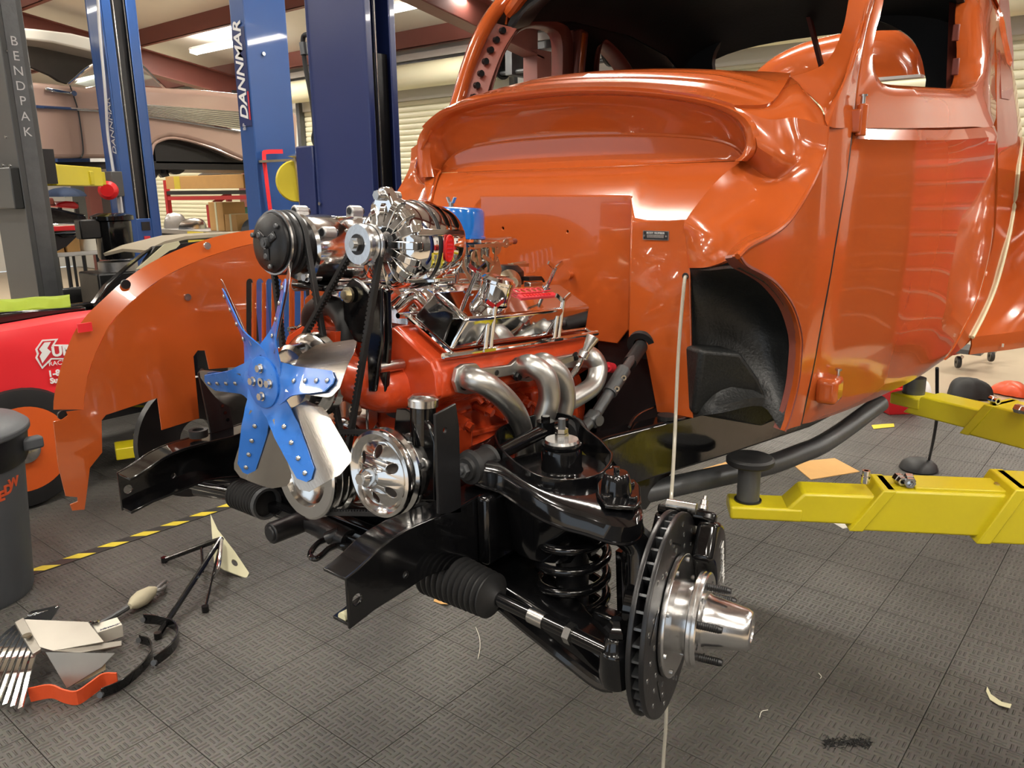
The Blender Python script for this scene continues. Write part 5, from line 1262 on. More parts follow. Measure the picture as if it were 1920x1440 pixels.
for a0, a1 in ((-.12, .10), (.62, .86), (.30, .42)): C_(arcblk(.166, .184, a0, a1, -.05, .05, 4), 'caliper_bridge', parent=cal, bevel=.004)
for a in (.92, .02):
    d = TY*math.cos(a)+UZ*math.sin(a); b_ = RC+d*.178+AX*.03
    C_(MB().lathe([(.008, 0), (.008, .006), (.006, .008), (.006, .016), (.003, .018), (.003, .024), (0, .024)], b_, d, 12), 'bleed_screw', 'steel_bright', cal)
d = TY*math.cos(.95)+UZ*math.sin(.95); C_(MB().cyl(RC+d*.176-AX*.03, RC+d*.176+AX*.02, .010, n=14), 'crossover_bolt', 'steel_bright', cal)
ac_ = .33; d = TY*math.cos(ac_)+UZ*math.sin(ac_); t_ = TY*-math.sin(ac_)+UZ*math.cos(ac_)
text('caliper_lettering', 'wilwood', RC+d*.140+AX*.0632-t_*.052, t_, -d, .026, 'print_white', cal, .001)
# upright between the ball joints, brake hose and sensor bits
m = MB(); m.tube([bc_+V((.0, .0, -.05)), bc_+V((.03, .015, -.075)), RC+V((-.055, .01, .07)), RC+V((-.05, 0, 0)), RC+V((-.055, -.01, -.06)), lj+V((0, 0, .04))], [.024, .026], 14, 5); C_(m, 'steering_knuckle')
C_(MB().cyl(RC-AX*.06, RC, .04, n=24), 'spindle')
C_(MB().beam(RC+V((-.05, -.02, -.06)), e1+V((0, .01, .02)), .022, .026), 'steering_arm', bevel=.005)
C_(MB().tube([at(1185, 975, x=.62), at(1210, 1000, x=.65), at(1228, 1018, x=.66)], .007, 10, 4), 'brake_hose', 'rubber'); c = at(1226, 1016, x=.66); C_(MB().cyl(c+V((-.012, -.004, .01)), c+V((.008, .002, -.006)), .009, n=6), 'hose_fitting', 'steel_bright')
C_(MB().beam(at(1165, 1030, x=.57), at(1168, 1150, x=.57), .012, .02), 'drop_link')
C_(MB().tube([at(1178, 1035, x=.58), at(1180, 1090, x=.58), at(1190, 1140, x=.58), at(1188, 1165, x=.58)], .005, 8, 4), 'steel_link', 'polished')
m = MB(); m.box(at(1140, 1180, x=.60), (.05, .03, .07)); C_(m, 'knuckle_bracket', bevel=.006)
# steering shaft with universal joint
s0, s1, s2, s3 = at(1085, 812, x=.335), at(1112, 785, x=.333), at(1150, 725, x=.33), at(1205, 645, y=.95)
sh_ = C_(MB().cyl(s0, s1, .013, n=18), 'steering_shaft', 'grey_steel')
C_(MB().cyl(s1, s2, .0125, n=18), 'shaft_tube', 'grey_steel', sh_)
ud = (s2-s1).normalized()
C_(MB().box(s1, (.03, .034, .03), Matrix.Rotation(.5, 3, 'X')), 'universal_joint', 'grey_steel', sh_, bevel=.006)
C_(MB().cyl(s1+V((.017, -.004, 0)), s1+V((.021, -.005, 0)), .012, n=18), 'joint_cap', 'grey_steel', sh_)
C_(MB().cyl(s2-ud*.02, s2+ud*.055, .0165, n=18), 'shaft_coupler', 'grey_steel', sh_)
for t in (0, .035):
    c = s2+ud*t+V((.014, -.010, 0)); C_(MB().lathe([(.003, 0), (.0065, 0), (.0065, .004), (.003, .004)], c, (.8, -.6, 0), 14, closed=True), 'set_screw', 'steel_bright', sh_)
C_(MB().cyl(s2+ud*.05, s3, .010, n=18), 'column_shaft', 'grey_steel', sh_)
C_(MB().cyl(s3-(s3-s2).normalized()*.085, s3, .0165, n=20), 'column_sleeve', 'rubber', sh_)
C_(MB().lathe([(.02, 0), (.036, 0), (.036, .012), (.02, .014)], s3-(s3-s2).normalized()*.01, s3-s2, 28, closed=True), 'column_boot', 'rubber', sh_)
c = at(1148, 690, y=.86); C_(MB().cyl(c, c+V((.0, -.02, .006)), .012, n=16).hexnut(c+V((0, -.018, .005)), (0, -1, .3), .008, .012), 'red_switch', 'print_red', sh_)
# upright brackets near the rails
br = pxs([(815, 778), (852, 758), (858, 800), (862, 960), (822, 962)], x=XR)
plate('radiator_bracket', [(p.y, p.z) for p in br], [circ(*[(p.y, p.z) for p in [at(832, 806, x=XR)]][0], .0055, 14)], (XR, 0, 0), (0, 1, 0), (0, 0, 1), .006, 'black_satin', ch, .001)
bp = [(p.y, p.z) for p in pxs([(378, 692), (420, 720), (436, 800), (395, 812), (372, 700)], x=-XR)]
fb = plate('radiator_bracket', bp, [], (-XR, 0, 0), (0, 1, 0), (0, 0, 1), .006, 'black_satin', ch, .001)
for i in range(6):
    p = at(402+i*5, 722+i*13, x=-XR+.004); C_(MB().cyl(p, p+V((.001, 0, 0)), .004, n=10), 'bracket_hole', 'black_gloss', fb)
c = at(372, 812, x=-XR+.03); C_(MB().lathe([(.012, -.008), (.020, -.008), (.020, .008), (.012, .008)], V((c.x, c.y, c.z)), (0, 0, 1), 24, closed=True), 'rail_bushing', 'rubber')
# far-side steering boot and suspension
fbp = at(445, 915, y=YT+.03), at(515, 930, y=YT+.03)
boot(V((-.22, YT, .97)), V((-.33, YT, .965)), .036, .034, 9)
C_(MB().cyl((-.33, YT, .965), (-.60, YT, .93), .0115, n=14), 'tie_rod')
C_(MB().lathe([(.03, -.006), (.036, -.006), (.036, .006), (.03, .006)], (-.215, YT, .97), (1, 0, 0), 24, closed=True), 'boot_clamp', 'grey_steel')
m = MB(); m.beam((-.30, .30, .955), (-.62, .30, .90), .08, .05); C_(m, 'lower_control_arm', bevel=.01)
C_(MB().lathe([(.05, -.012), (.163, -.012), (.163, .012), (.05, .012)], (-.71, .34, 1.0), (1, 0, 0), 48, closed=True), 'brake_rotor', 'black_satin')
# grey exhaust tube running back under the sill
pt = [at(1120, 945, z=.93), at(1225, 920, z=.93), at(1330, 897, z=.93), at(1440, 872, z=.93), at(1500, 850, z=.935), at(1535, 836, z=.94), at(1580, 808, z=.95), at(1650, 756, z=.99)]
C_(MB().tube(pt, .0265, 20, 5), 'exhaust_tube', 'grey_steel')
C_(MB().tube(pxs([(1180, 800), (1188, 785), (1205, 772), (1240, 758)], z=1.125), .0035, 8, 4), 'brake_line', 'steel_bright')
C_(MB().cyl((.40, .90, 1.118), (.40, .90, 1.127), .022, n=20), 'body_mount', 'rubber')
# ================================================================ lift on the near side (post just outside the picture) with its yellow arms
pn = post('lift_post', 'navy lift post whose two yellow telescopic arms reach under the car', 1.62, 1.95, 1.62, 1.86, 3.55, '-x', 'lift_navy')
def lift_arm(label, tip, dirv, segs):
    d = V(dirv).normalized(); n = V((-d.y, d.x, 0)); t = None
    nm = ('tip_plate', 'inner_tube', 'middle_tube', 'lift_arm')
    for i in range(len(segs)-1, -1, -1):
        s0, s1, z0, z1, w = segs[i]; m = MB(); ov = .05 if i else 0
        A = [tip+d*(s0)+V((0, 0, z0-tip.z)), tip+d*s1+V((0, 0, z0-tip.z)), tip+d*s1+V((0, 0, z1-tip.z)), tip+d*(s0+ov*1.3)+V((0, 0, z1-tip.z))]
        m.prism([p-n*(w/2) for p in A], n*w); o = m.build('lift_arm' if t is None else nm[i], 'lift_yellow', t or pn, bevel=.006)
        if t is None: t = lab(o, label)
        if i > 1:
            a, b = A[0], A[3]
            r = MB(); r.prism([a-n*(w/2+.005)-d*.008, a-n*(w/2+.005)+d*.022, b-n*(w/2+.005)+d*.022, b-n*(w/2+.005)-d*.008], n*(w+.01)); r.build('end_collar', 'lift_yellow', t, bevel=.003)
    return t, d, n
tip = at(1402, 938, z=.905); dA = V((1.56, 1.66, 0))-V((tip.x, tip.y, 0)); dA.z = 0; D1 = dA.length
la, d1, n1 = lift_arm('yellow telescopic arm with grey post and black pad', tip, dA,
    [(-.045, .12, .872, .905, .09), (.055, .30, .872, .945, .085), (.23, .62, .862, .965, .105), (.50, D1, .852, .985, .13)])
MB().cyl(tip, tip+V((0, 0, .093)), .0265, n=28).build('pad_post', 'grey_steel', la, bevel=.002)
MB().cyl(tip, tip+V((0, 0, .004)), .032, n=28).build('post_collar', 'black_satin', la)
MB().lathe([(0, 0), (.052, 0), (.056, .004), (.056, .014), (.05, .019), (0, .019)], tip+V((0, 0, .092)), (0, 0, 1), 36).build('rubber_pad', 'rubber', la)
pl = tip+d1*.36+V((0, 0, .062)); MB().beam(pl, pl+d1*.20, .085, .008).build('cover_plate', 'lift_yellow', la, bevel=.002)
MB().cyl(pl+d1*.19+V((0, 0, .004)), pl+d1*.19+V((0, 0, .007)), .008, n=12).build('grease_screw', 'zinc', la)
MB().lathe([(0, 0), (.075, 0), (.08, .004), (.08, .012), (0, .014)], tip+d1*.80+V((0, 0, .080)), (0, 0, 1), 32).build('pivot_disc', 'lift_yellow', la)
tip2 = at(1712, 745, z=.93); dB = V((1.60, 1.84, 0))-V((tip2.x, tip2.y, 0)); dB.z = 0
lb, d2, n2 = lift_arm('yellow arm with loose sockets reaching under the rear of the car', tip2, dB,
    [(-.05, .06, .905, .945, .11), (.0, .30, .885, .955, .105), (.22, dB.length, .87, .98, .13)])
MB().cyl(tip2, tip2+V((0, 0, .07)), .035, n=24).build('pad_post', 'grey_steel', lb)
pl = tip2+d2*.5+V((0, 0, .052)); MB().beam(pl, pl+d2*.2, .08, .006).build('cover_plate', 'lift_yellow', lb, bevel=.002)
# sockets and fittings lying on the arms
def socket(p, ax, r, l, label, mat='chrome', hexn=0):
    a = V(ax).normalized()
    o = MB().lathe([(r*.55, 0), (r, 0), (r, l*.55), (r*.86, l*.6), (r*.86, l), (r*.5, l), (r*.5, l*.3), (r*.55, 0)], p, a, hexn or 20).build('socket', mat)
    return tag(o, label, 'socket')
zt1 = .965+.001
p = at(1622, 905, z=zt1); socket(p, (0, 0, 1), .0105, .03, 'small chrome socket standing upright on the yellow lift arm')
p = at(1682, 895, z=zt1+.011); socket(p, (.6, -.75, 0), .0125, .03, 'chrome hex coupling lying on the yellow lift arm', 'steel_bright', 6)
p = at(1703, 897, z=zt1+.013); socket(p, (.35, -.9, 0), .0145, .034, 'larger chrome hex socket lying beside the smaller coupling', 'chrome', 6)
p = at(1858, 748, z=.98+.012); socket(p, (.7, -.6, 0), .012, .03, 'chrome socket lying at the inner end of the rear lift arm')
p = at(1905, 765, z=.98+.014); socket(p, (.8, -.5, 0), .014, .036, 'steel fitting with ring lying near the black jacket', 'steel_bright', 6)
# ================================================================ things around
def prismx(L, x, depth): return MB().prism([at(*q, x=x) for q in L], (-depth, 0, 0))
# --- pink hardtop raised on the next lift
XP2 = -6.3
pk = thing('car', 'dusty pink two door hardtop with cream roof raised on a lift', 'car', (-7.2, 3.0, 1.72))
low = [(-260, 155), (-100, 150), (27, 150), (110, 157), (150, 162), (167, 164), (185, 160), (205, 158), (270, 162), (307, 164), (380, 168), (443, 174), (520, 186), (560, 215), (560, 285), (500, 300), (455, 301), (430, 290), (400, 277), (350, 262), (320, 258), (300, 263), (288, 272), (282, 300), (218, 300), (60, 300), (-120, 290), (-260, 285)]
m = prismx(low, XP2, 1.75); bd = m.build('lower_body', 'tan_pink', pk, bevel=.05, seg=4, ang=50)
rf = [(-120, 62), (17, 50), (67, 54), (133, 62), (188, 75), (230, 95), (258, 115), (264, 124), (250, 118), (220, 108), (187, 100), (100, 80), (18, 70), (-120, 78)]
prismx(rf, XP2-.12, 1.5).build('roof', 'roof_cream', pk, bevel=.02, seg=3)
ci = [(18, 71), (100, 81), (187, 101), (196, 108), (165, 128), (142, 148), (128, 157), (112, 152), (95, 141), (60, 126), (27, 120), (-60, 118), (-120, 79)]
prismx(ci, XP2-.45, .06).build('cabin_lining', 'upholstery', pk)
m = MB(); m.tube([at(*q, x=XP2-.16) for q in ((128, 158), (140, 148), (160, 130), (190, 112))], .012, 8, 4); m.build('quarter_window_trim', 'chrome', pk)
prismx([(140, 157), (165, 134), (192, 116), (205, 120), (205, 157), (167, 163)], XP2-.18, .006).build('quarter_glass', 'glass', pk)
prismx([(256, 118), (266, 124), (308, 164), (270, 160), (262, 140)], XP2-.3, .01).build('rear_glass', 'glass', pk)
MB().tube([at(*q, x=XP2-.16) for q in ((264, 120), (285, 142), (309, 165))], .014, 8, 3).build('rear_glass_trim', 'chrome', pk)
MB().tube([at(*q, x=XP2+.01) for q in ((-150, 186), (35, 198), (146, 205), (205, 209), (275, 218), (350, 229), (450, 246))], .016, 8, 4).build('side_trim', 'chrome', pk)
rp = prismx([(272, 195), (450, 209), (500, 214), (500, 252), (450, 245), (350, 228), (275, 216)], XP2+.012, .03); rpo = rp.build('ribbed_panel', 'polished', pk, bevel=.004)
for i in range(9):
    f = i/8; MB().tube([at(275, 198+17*f, x=XP2+.014), at(450, 211+32*f, x=XP2+.014)], .004, 6).build('panel_rib', 'polished', rpo)
MB().beam(at(60, 301, x=XP2+.012), at(219, 300, x=XP2+.012), .015, .03).build('rocker_strip', 'chrome', pk)
MB().tube([at(*q, x=XP2+.003) for q in ((131, 160), (140, 185), (147, 210), (153, 250), (156, 280), (154, 292), (146, 297), (100, 299))], .006, 6, 4).build('door_gap', 'black_satin', pk)
hh = at(113, 171, x=XP2+.02); MB().beam(hh+V((0, -.12, .01)), hh+V((0, .10, -.01)), .03, .03).build('door_handle', 'chrome', pk, bevel=.01); MB().cyl(hh+V((.0, .1, -.012)), hh+V((.03, .1, -.012)), .022, n=16).build('handle_button', 'chrome', pk)
wa = [at(*q, x=XP2+.004) for q in ((283, 298), (288, 273), (300, 264), (320, 259), (350, 263), (400, 278), (430, 291), (453, 300))]
MB().tube(wa, .014, 8, 3).build('wheel_arch_lip', 'tan_pink', pk)
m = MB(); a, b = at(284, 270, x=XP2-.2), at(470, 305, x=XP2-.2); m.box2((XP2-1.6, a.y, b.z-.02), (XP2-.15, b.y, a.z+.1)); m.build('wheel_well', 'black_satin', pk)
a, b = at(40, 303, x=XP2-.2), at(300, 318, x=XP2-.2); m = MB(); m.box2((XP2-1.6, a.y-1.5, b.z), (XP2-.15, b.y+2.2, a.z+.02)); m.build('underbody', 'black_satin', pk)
MB().tube([at(*q, x=XP2-.35) for q in ((320, 318), (345, 306), (380, 303), (460, 306), (520, 306))], .05, 12, 4).build('tail_pipe', 'grey_steel', pk)
m = MB().tube([at(302, 275, x=XP2-.3), at(308, 325, x=XP2-.3)], .03, 10); m.build('rear_damper', 'black_satin', pk)
MB().lathe([(0, -.06), (.10, -.06), (.12, -.02), (.12, .05), (.05, .06), (0, .06)], at(324, 304, x=XP2-.3), (1, 0, 0), 24).build('rear_axle_hub', 'black_satin', pk)
m = MB(); m.prism([at(*q, x=XP2-.3) for q in ((288, 315), (312, 312), (318, 330), (305, 333), (298, 325), (293, 334))], (-.05, 0, 0)); m.build('axle_bracket', 'black_satin', pk)
# --- car under the fender cover in the middle bay
XF = -3.3
bc = thing('car', 'black car with orange wheel and open engine bay beside the grey bin', 'car', (-4.1, 1.2, 0))
wc = at(42, 842, x=XF+.02); wc = V((XF-.05, wc.y, .335))
wh = MB().lathe([(.20, -.10), (.235, -.105), (.315, -.09), (.332, -.06), (.332, .06), (.315, .09), (.235, .105), (.20, .10)], wc, (1, 0, 0), 48, closed=True).build('tyre', 'rubber', bc)
rim = MB().lathe([(.228, .105), (.222, .10), (.205, .09), (.198, .05), (.17, .055), (.15, .05), (.06, .075), (.045, .085), (0, .085)], wc, (1, 0, 0), 48).build('wheel', 'wheel_orange', bc)
for k in range(6):
    a = 2*PI*k/6+.3; d = V((0, math.cos(a), math.sin(a))); MB().box(wc+d*.135+V((.058, 0, 0)), (.006, .045, .035), Matrix.Rotation(a, 3, 'X')).build('wheel_slot', 'black_satin', rim)
MB().lathe([(.06, 0), (.075, .02), (.07, .05), (.045, .06), (0, .062)], wc+V((.075, 0, 0)), (1, 0, 0), 28).build('wheel_cap', 'polished', rim)
fb = [(-200, 640), (0, 622), (150, 600), (260, 585), (430, 570), (430, 760), (330, 770), (200, 760), (110, 745), (60, 742), (-20, 745), (-200, 760)]
fbp = [at(*q, x=XF-.02) for q in fb]
MB().prism(fbp, (-.10, 0, 0)).build('front_fender', 'black_gloss', bc, bevel=.02)
m = MB(); y0, y1 = min(p.y for p in fbp), max(p.y for p in fbp); m.box2((XF-1.05, y0, .35), (XF-.12, y1, .78)); m.build('engine_bay', 'black_satin', bc)
MB().beam(at(-120, 612, x=XF-.25), at(160, 590, x=XF-.25), .05, .10).build('bay_rail', 'black_gloss', bc, bevel=.01)
m = MB(); m.box2((XF-1.10, y0+.1, .70), (XF-1.0, y1, .92)); m.build('far_fender', 'black_gloss', bc, bevel=.03)
ws = [[at(*q, x=xx) for q in ((275, 475), (330, 452), (400, 445), (500, 440), (640, 436))] for xx in (XF-.25,)][0]
wb_ = [p+V((-.8, .10, -.06)) for p in ws]
MB().sheet([resamp(smooth(ws), 12), resamp(smooth([a.lerp(b, .5)+V((0, 0, .02)) for a, b in zip(ws, wb_)]), 12), resamp(smooth(wb_), 12)], .02).build('windshield_cover', 'tan_cover', bc)
m = MB(); m.prism([at(*q, x=XF-.22) for q in ((275, 472), (292, 462), (240, 505), (205, 538), (190, 560), (176, 570), (200, 535), (240, 500))], (-.05, 0, 0)); m.build('windshield_frame', 'black_gloss', bc, bevel=.005)
m = MB(); m.prism([at(*q, x=XF-.2) for q in ((292, 462), (480, 442), (640, 436), (640, 640), (300, 640), (240, 560), (262, 505))], (-.04, 0, 0)); m.build('cowl_panel', 'black_satin', bc)
for k in range(2): m = MB(); q0 = at(175+k*18, 577, x=XF-.3); m.tube([q0, q0+V((0, .08, .01)), q0+V((0, .15, -.02))], .018, 8, 4); m.build('bay_hose', 'chrome' if k else 'black_gloss', bc)
# red fender cover with print
cv = thing('fender_cover', 'red fender cover with white printed logo draped over black car', 'fender cover', at(60, 742, x=XF+.03))
cy0, cy1 = at(-220, 700, x=XF+.02).y, at(330, 700, x=XF+.02).y
rows = []
for i in range(25):
    y = cy0+(cy1-cy0)*i/24
    zt = interp([(-1, .95), (at(-200, 640, x=XF).y, at(-200, 640, x=XF).z), (at(0, 625, x=XF).y, at(0, 625, x=XF).z), (at(160, 597, x=XF).y, at(160, 597, x=XF).z), (3, at(160, 597, x=XF).z)], y)
    zb = interp([(at(-200, 752, x=XF).y, at(-200, 752, x=XF).z), (at(20, 744, x=XF).y, at(20, 744, x=XF).z), (at(105, 735, x=XF).y, at(105, 735, x=XF).z), (3, at(105, 735, x=XF).z)], y)
    w = .006*math.sin(i*.9)
    rows.append([V((XF-.20, y, zt+.01)), V((XF-.06, y, zt+.018)), V((XF-.005, y, zt+.004)), V((XF+.016+w, y, zt-.05)), V((XF+.018-w, y, zt*.6+zb*.4)), V((XF+.020+w, y, zt*.25+zb*.75)), V((XF+.018, y, zb))])
MB().sheet(rows, .004).build('cloth', 'red_cover', cv)
yx = XF+.028
def cvp(px, py): p = at(px, py, x=yx); return (p.y, p.z)
def shape(L, name, mat, dx=0.): plate(name, [cvp(*q) for q in L], [], (yx+dx, 0, 0), (0, 1, 0), (0, 0, 1), .002, mat, cv)
shape([(66, 655), (79, 637), (109, 635), (102, 646), (128, 646), (128, 674), (97, 674), (79, 692), (66, 671), (69, 664)], 'logo_outline', 'print_white')
shape([(70, 655), (80, 640), (103, 638), (96, 649), (124, 649), (124, 671), (95, 671), (79, 687), (70, 670), (73, 663)], 'logo_field', 'print_red', .0015)
shape([(73, 655), (83, 642), (95, 641), (88, 653), (95, 659), (79, 681), (74, 668), (78, 661)], 'logo_bolt', 'print_white', .003)
p = at(97, 661, x=yx+.004); text('logo_text', 'UMMIT', p, (0, 1, 0), (0, 0, 1), .075, 'print_white', cv, .002, bold=.003)
p = at(91, 683, x=yx+.002); text('logo_subtext', 'RACING', p, (0, 1, -.03), (0, 0, 1), .034, 'print_white', cv, .002)
p = at(90, 702, x=yx+.002); text('phone_print', '1-8', p, (0, 1, -.03), (0, 0, 1), .046, 'print_white', cv, .002, bold=.002)
p = at(94, 715, x=yx+.002); text('web_print', 'Su', p, (0, 1, -.03), (0, 0, 1), .040, 'print_white', cv, .002, bold=.002)
# lime towel and yellow cloth on the bay edge
rows = []
for i in range(16):
    px = -60+i*12.8; w = 2.5*math.sin(i*1.1)
    rows.append([at(px, 572-px*.075+w*.3, x=XF-.42)+V((0, 0, .02)), at(px, 578-px*.075+w, x=XF-.31)+V((0, 0, .025)), at(px, 586-px*.075+w, x=XF-.26), at(px, 594-px*.08-w+(4 if px > 60 else 0), x=XF-.255)])
tag(MB().sheet(rows, .01).build('towel', 'lime'), 'lime green towel laid along the black engine bay edge', 'towel')
rows = [[at(128+10*i+2*math.sin(j*2+i), 582+9*j+2*math.cos(i*3+j), x=XF-.26+.02*math.sin(i*2.3+j)) for i in range(4)] for j in range(4)]
tag(MB().sheet(rows, .012).build('rag', 'yellow_pale'), 'crumpled yellow cloth beside the lime towel', 'cloth')
tag(prismx([(255, 505), (308, 458), (335, 452), (338, 458), (330, 466), (318, 470), (272, 503)], XF-.14, .004).build('paper_sheet', 'plastic_cream'), 'pale yellow masking paper taped behind the orange fender panel', 'paper')
# --- grey wheeled bin
bb = at(-52, 1118, z=0); bin_ = thing('trash_bin', 'tall grey plastic trash bin with black liner and orange lettering', 'trash bin', bb)
rB, hB = .275, .70
MB().lathe([(0, .0), (rB*.80, 0), (rB*.83, .02), (rB*.99, hB-.06), (rB*1.05, hB-.05), (rB*1.05, hB), (rB*.97, hB), (rB*.78, .03), (0, .03)], bb, (0, 0, 1), 48).build('tub', 'bin_grey', bin_)
MB().lathe([(rB*1.00, hB-.13), (rB*1.035, hB-.11), (rB*1.065, hB-.02), (rB*1.07, hB+.004), (rB*1.03, hB+.004)], bb, (0, 0, 1), 48).build('liner', 'black_satin', bin_)
MB().lathe([(rB*1.08, hB-.006), (rB*1.11, hB), (rB*1.11, hB+.02), (rB*1.0, hB+.045), (0, hB+.07)], bb, (0, 0, 1), 48).build('lid', 'bin_grey', bin_, bevel=.004)
dv = (CAM-bb); dv.z = 0; base_a = math.atan2(dv.y, dv.x)
hn = bb+V((math.cos(base_a+1.25)*rB*1.12, math.sin(base_a+1.25)*rB*1.12, hB-.06)); MB().box(hn, (.05, .08, .05)).build('handle', 'bin_grey', bin_, bevel=.01)
for i, chx in enumerate('EDW'):
    a = base_a+.62+i*.13; d = V((math.cos(a), math.sin(a), 0)); t = V((-d.y, d.x, 0))
    text('lettering', chx, bb+d*(rB*.955)+V((0, 0, .475+i*.016)), t, (d*.09+V((0, 0, 1))), .055, 'print_orange', bin_, .004, align='CENTER', bold=.002)
# --- parts lying on the floor at the left
def fl(px, py, z=0.): return at(px, py, z=z)
gr = thing('grille_trim', 'bundle of chrome grille bars lying on the floor beside grey bin', 'grille', fl(50, 1230))
for i in range(8):
    a, b = fl(70+i*6-4, 1150-i*1.5, .10+.004*i), fl(-60+i*14, 1300+i*4, .03); MB().ribbon(spline([a, a.lerp(b, .5)+V((0, 0, .05)), b], 5), (1, .3, .2), .018, .004).build('grille_bar', 'chrome', gr)
MB().beam(fl(55, 1152, .10), fl(108, 1140, .12), .03, .012).build('end_band', 'chrome', gr, bevel=.003)
MB().tube([fl(15, 1290, .01), fl(60, 1230, .05), fl(100, 1185, .10)], .006, 8, 3).build('support_rod', 'polished', gr)
tr = thing('sheet_metal_tray', 'folded stainless sheet metal baffle leaning on chrome grille bars', 'tray', fl(150, 1270))
P = lambda px, py, z: fl(px, py, z)
m = MB(); m.prism([P(28, 1172, .17), P(45, 1163, .18), P(78, 1222, .13), P(62, 1232, .12)], (0, 0, .012)); m.build('flange', 'sheet_steel', tr, bevel=.002)
m = MB(); m.prism([P(45, 1163, .18), P(165, 1168, .14), P(195, 1205, .10), P(100, 1222, .10), P(75, 1215, .12)], (0, 0, .004)); m.build('upper_panel', 'sheet_steel', tr)
m = MB(); m.prism([P(85, 1224, .12), P(215, 1226, .10), P(190, 1252, .05), P(125, 1292, .01)], (.003, 0, .004)); m.build('lower_panel', 'sheet_steel', tr)
m = MB(); m.prism([P(98, 1222, .10), P(228, 1203, .09), P(228, 1212, .08), P(150, 1226, .09)], (0, 0, .004)); m.build('side_strip', 'sheet_steel', tr)
m = MB(); m.prism([P(190, 1252, .05), P(198, 1240, .06), P(198, 1256, .03), P(150, 1280, .008), P(140, 1284, .006)], (0, 0, .003)); m.build('mounting_lip', 'plastic_cream', tr)
c = P(52, 1198, .155); MB().cyl(c+V((0, 0, .010)), c+V((0, 0, .016)), .014, n=18).build('emblem', 'zinc', tr)
tag(MB().ribbon(spline([fl(55, 1303, .03), fl(95, 1296, .035), fl(120, 1305, .03), fl(145, 1308, .03), fl(170, 1292, .03), fl(195, 1275, .035), fl(220, 1274, .035)], 4), (0, 0, 1), .05, .006).build('orange_bracket', 'tool_orange'), 'bent orange red steel strap lying under the stainless tray', 'bracket')
def strap(name, label, L, w, mat='black_gloss'):
    t = thing(name, label, 'bracket', L[0]-V((0, 0, L[0].z)), 'curved black brackets on the floor')
    MB().ribbon(spline(L, 5), (0, 0, 1), w, .006).build('strap', mat, t, bevel=.0015)
    for p in (L[0], L[-1]): MB().cyl(p+V((0, 0, -.004)), p+V((.006, -.008, .0)), .010, n=12).build('bolt_eye', 'grey_steel', t)
strap('curved_bracket', 'curved gloss black bracket lying flat across the orange strap', [fl(190, 1300, .022), fl(230, 1282, .022), fl(268, 1250, .022), fl(284, 1225, .022), fl(280, 1205, .022), fl(262, 1198, .022)], .036)
strap('curved_bracket', 'curved gloss black bracket standing beside the tripod frame foot', [fl(290, 1240, .026), fl(322, 1215, .026), fl(334, 1190, .026), fl(325, 1172, .026), fl(300, 1163, .026), fl(270, 1160, .026)], .040)
tp_ = thing('tripod_frame', 'black welded three legged strut frame standing on the floor', 'frame', fl(370, 1120))
ap = fl(415, 1010, .13)
for q, z in (((308, 1050), .012), ((296, 1192), .012), ((385, 1142), .012)):
    e = fl(*q, z); MB().tube([ap, ap.lerp(e, .5), e], .0115 if q[0] != 385 else .005, 10).build('leg', 'black_gloss', tp_); MB().cyl(e+V((0, 0, -.011)), e+V((0, 0, .014)), .014, n=16).build('foot_eye', 'black_gloss', tp_)
MB().tube([fl(378, 1022, .09), fl(380, 1072, .05)], .006, 8).build('brace', 'black_gloss', tp_)
MB().tube([ap, fl(410, 1060, .10), fl(400, 1082, .05)], .009, 10, 4).build('brace', 'polished', tp_)
cp = thing('mounting_plate', 'cream plastic plate with round hole leaning on the black strut frame', 'plate', fl(450, 1085))
ou = [fl(395, 966, .17), fl(408, 990, .14), fl(440, 1030, .08), fl(467, 1075, .006), fl(462, 1082, .004), fl(420, 1068, .03), fl(402, 1055, .05)]
o0 = ou[3]; u0 = (ou[0]-ou[3]).normalized(); n0_ = (ou[0]-ou[3]).cross(ou[6]-ou[3]).normalized(); v0 = n0_.cross(u0)
q2 = [((p-o0).dot(u0), (p-o0).dot(v0)) for p in ou]; h2 = fl(440, 1052, .05); hc = ((h2-o0).dot(u0), (h2-o0).dot(v0))
plate('sheet', q2, [circ(hc[0], hc[1], .022, 20, .012)], o0, u0, v0, .006, 'plastic_cream', cp, .001)
wt = thing('wrapped_tool', 'long tool with canvas wrapped head lying on the floor', 'tool', fl(240, 1130))
MB().tube([fl(178, 1172, .02), fl(205, 1160, .025), fl(245, 1135, .03)], .012, 10, 3).build('handle', 'grey_steel', wt)
MB().lathe([(.012, 0), (.028, .03), (.034, .07), (.026, .12), (.010, .15)], fl(243, 1137, .035), fl(300, 1098, .035)-fl(243, 1137, .035), 14).build('canvas_wrap', 'canvas', wt)
for d in (-4, 5): MB().tube([fl(290, 1108, .03), fl(302, 1100+d, .03), fl(310, 1094+d, .02)], .008, 8, 3).build('jaw', 'cast_alu', wt)
bx = thing('parts_box', 'small white cardboard box with printed script lying behind the tray', 'box', fl(200, 1190))
MB().beam(fl(180, 1190, .06), fl(226, 1175, .06), .07, .05).build('carton', 'paper', bx, bevel=.002)
pxx = fl(182, 1178, .088); text('print', 'Victory', fl(186, 1182, .0862), (fl(226, 1168, .0862)-fl(186, 1182, .0862)), V((-.4, .6, 0)), .024, 'lift_navy', bx, .001)
m = MB()
for i in range(5): m.tube([fl(140+i*9, 1160+2*i, .05), fl(150+i*8, 1168, .10), fl(165+i*6, 1172-3*i, .06)], .006, 6, 3)
stuff(tag(m.build('chrome_fittings', 'chrome'), 'loose chrome trim clips heaped behind the stainless tray', 'fittings'))
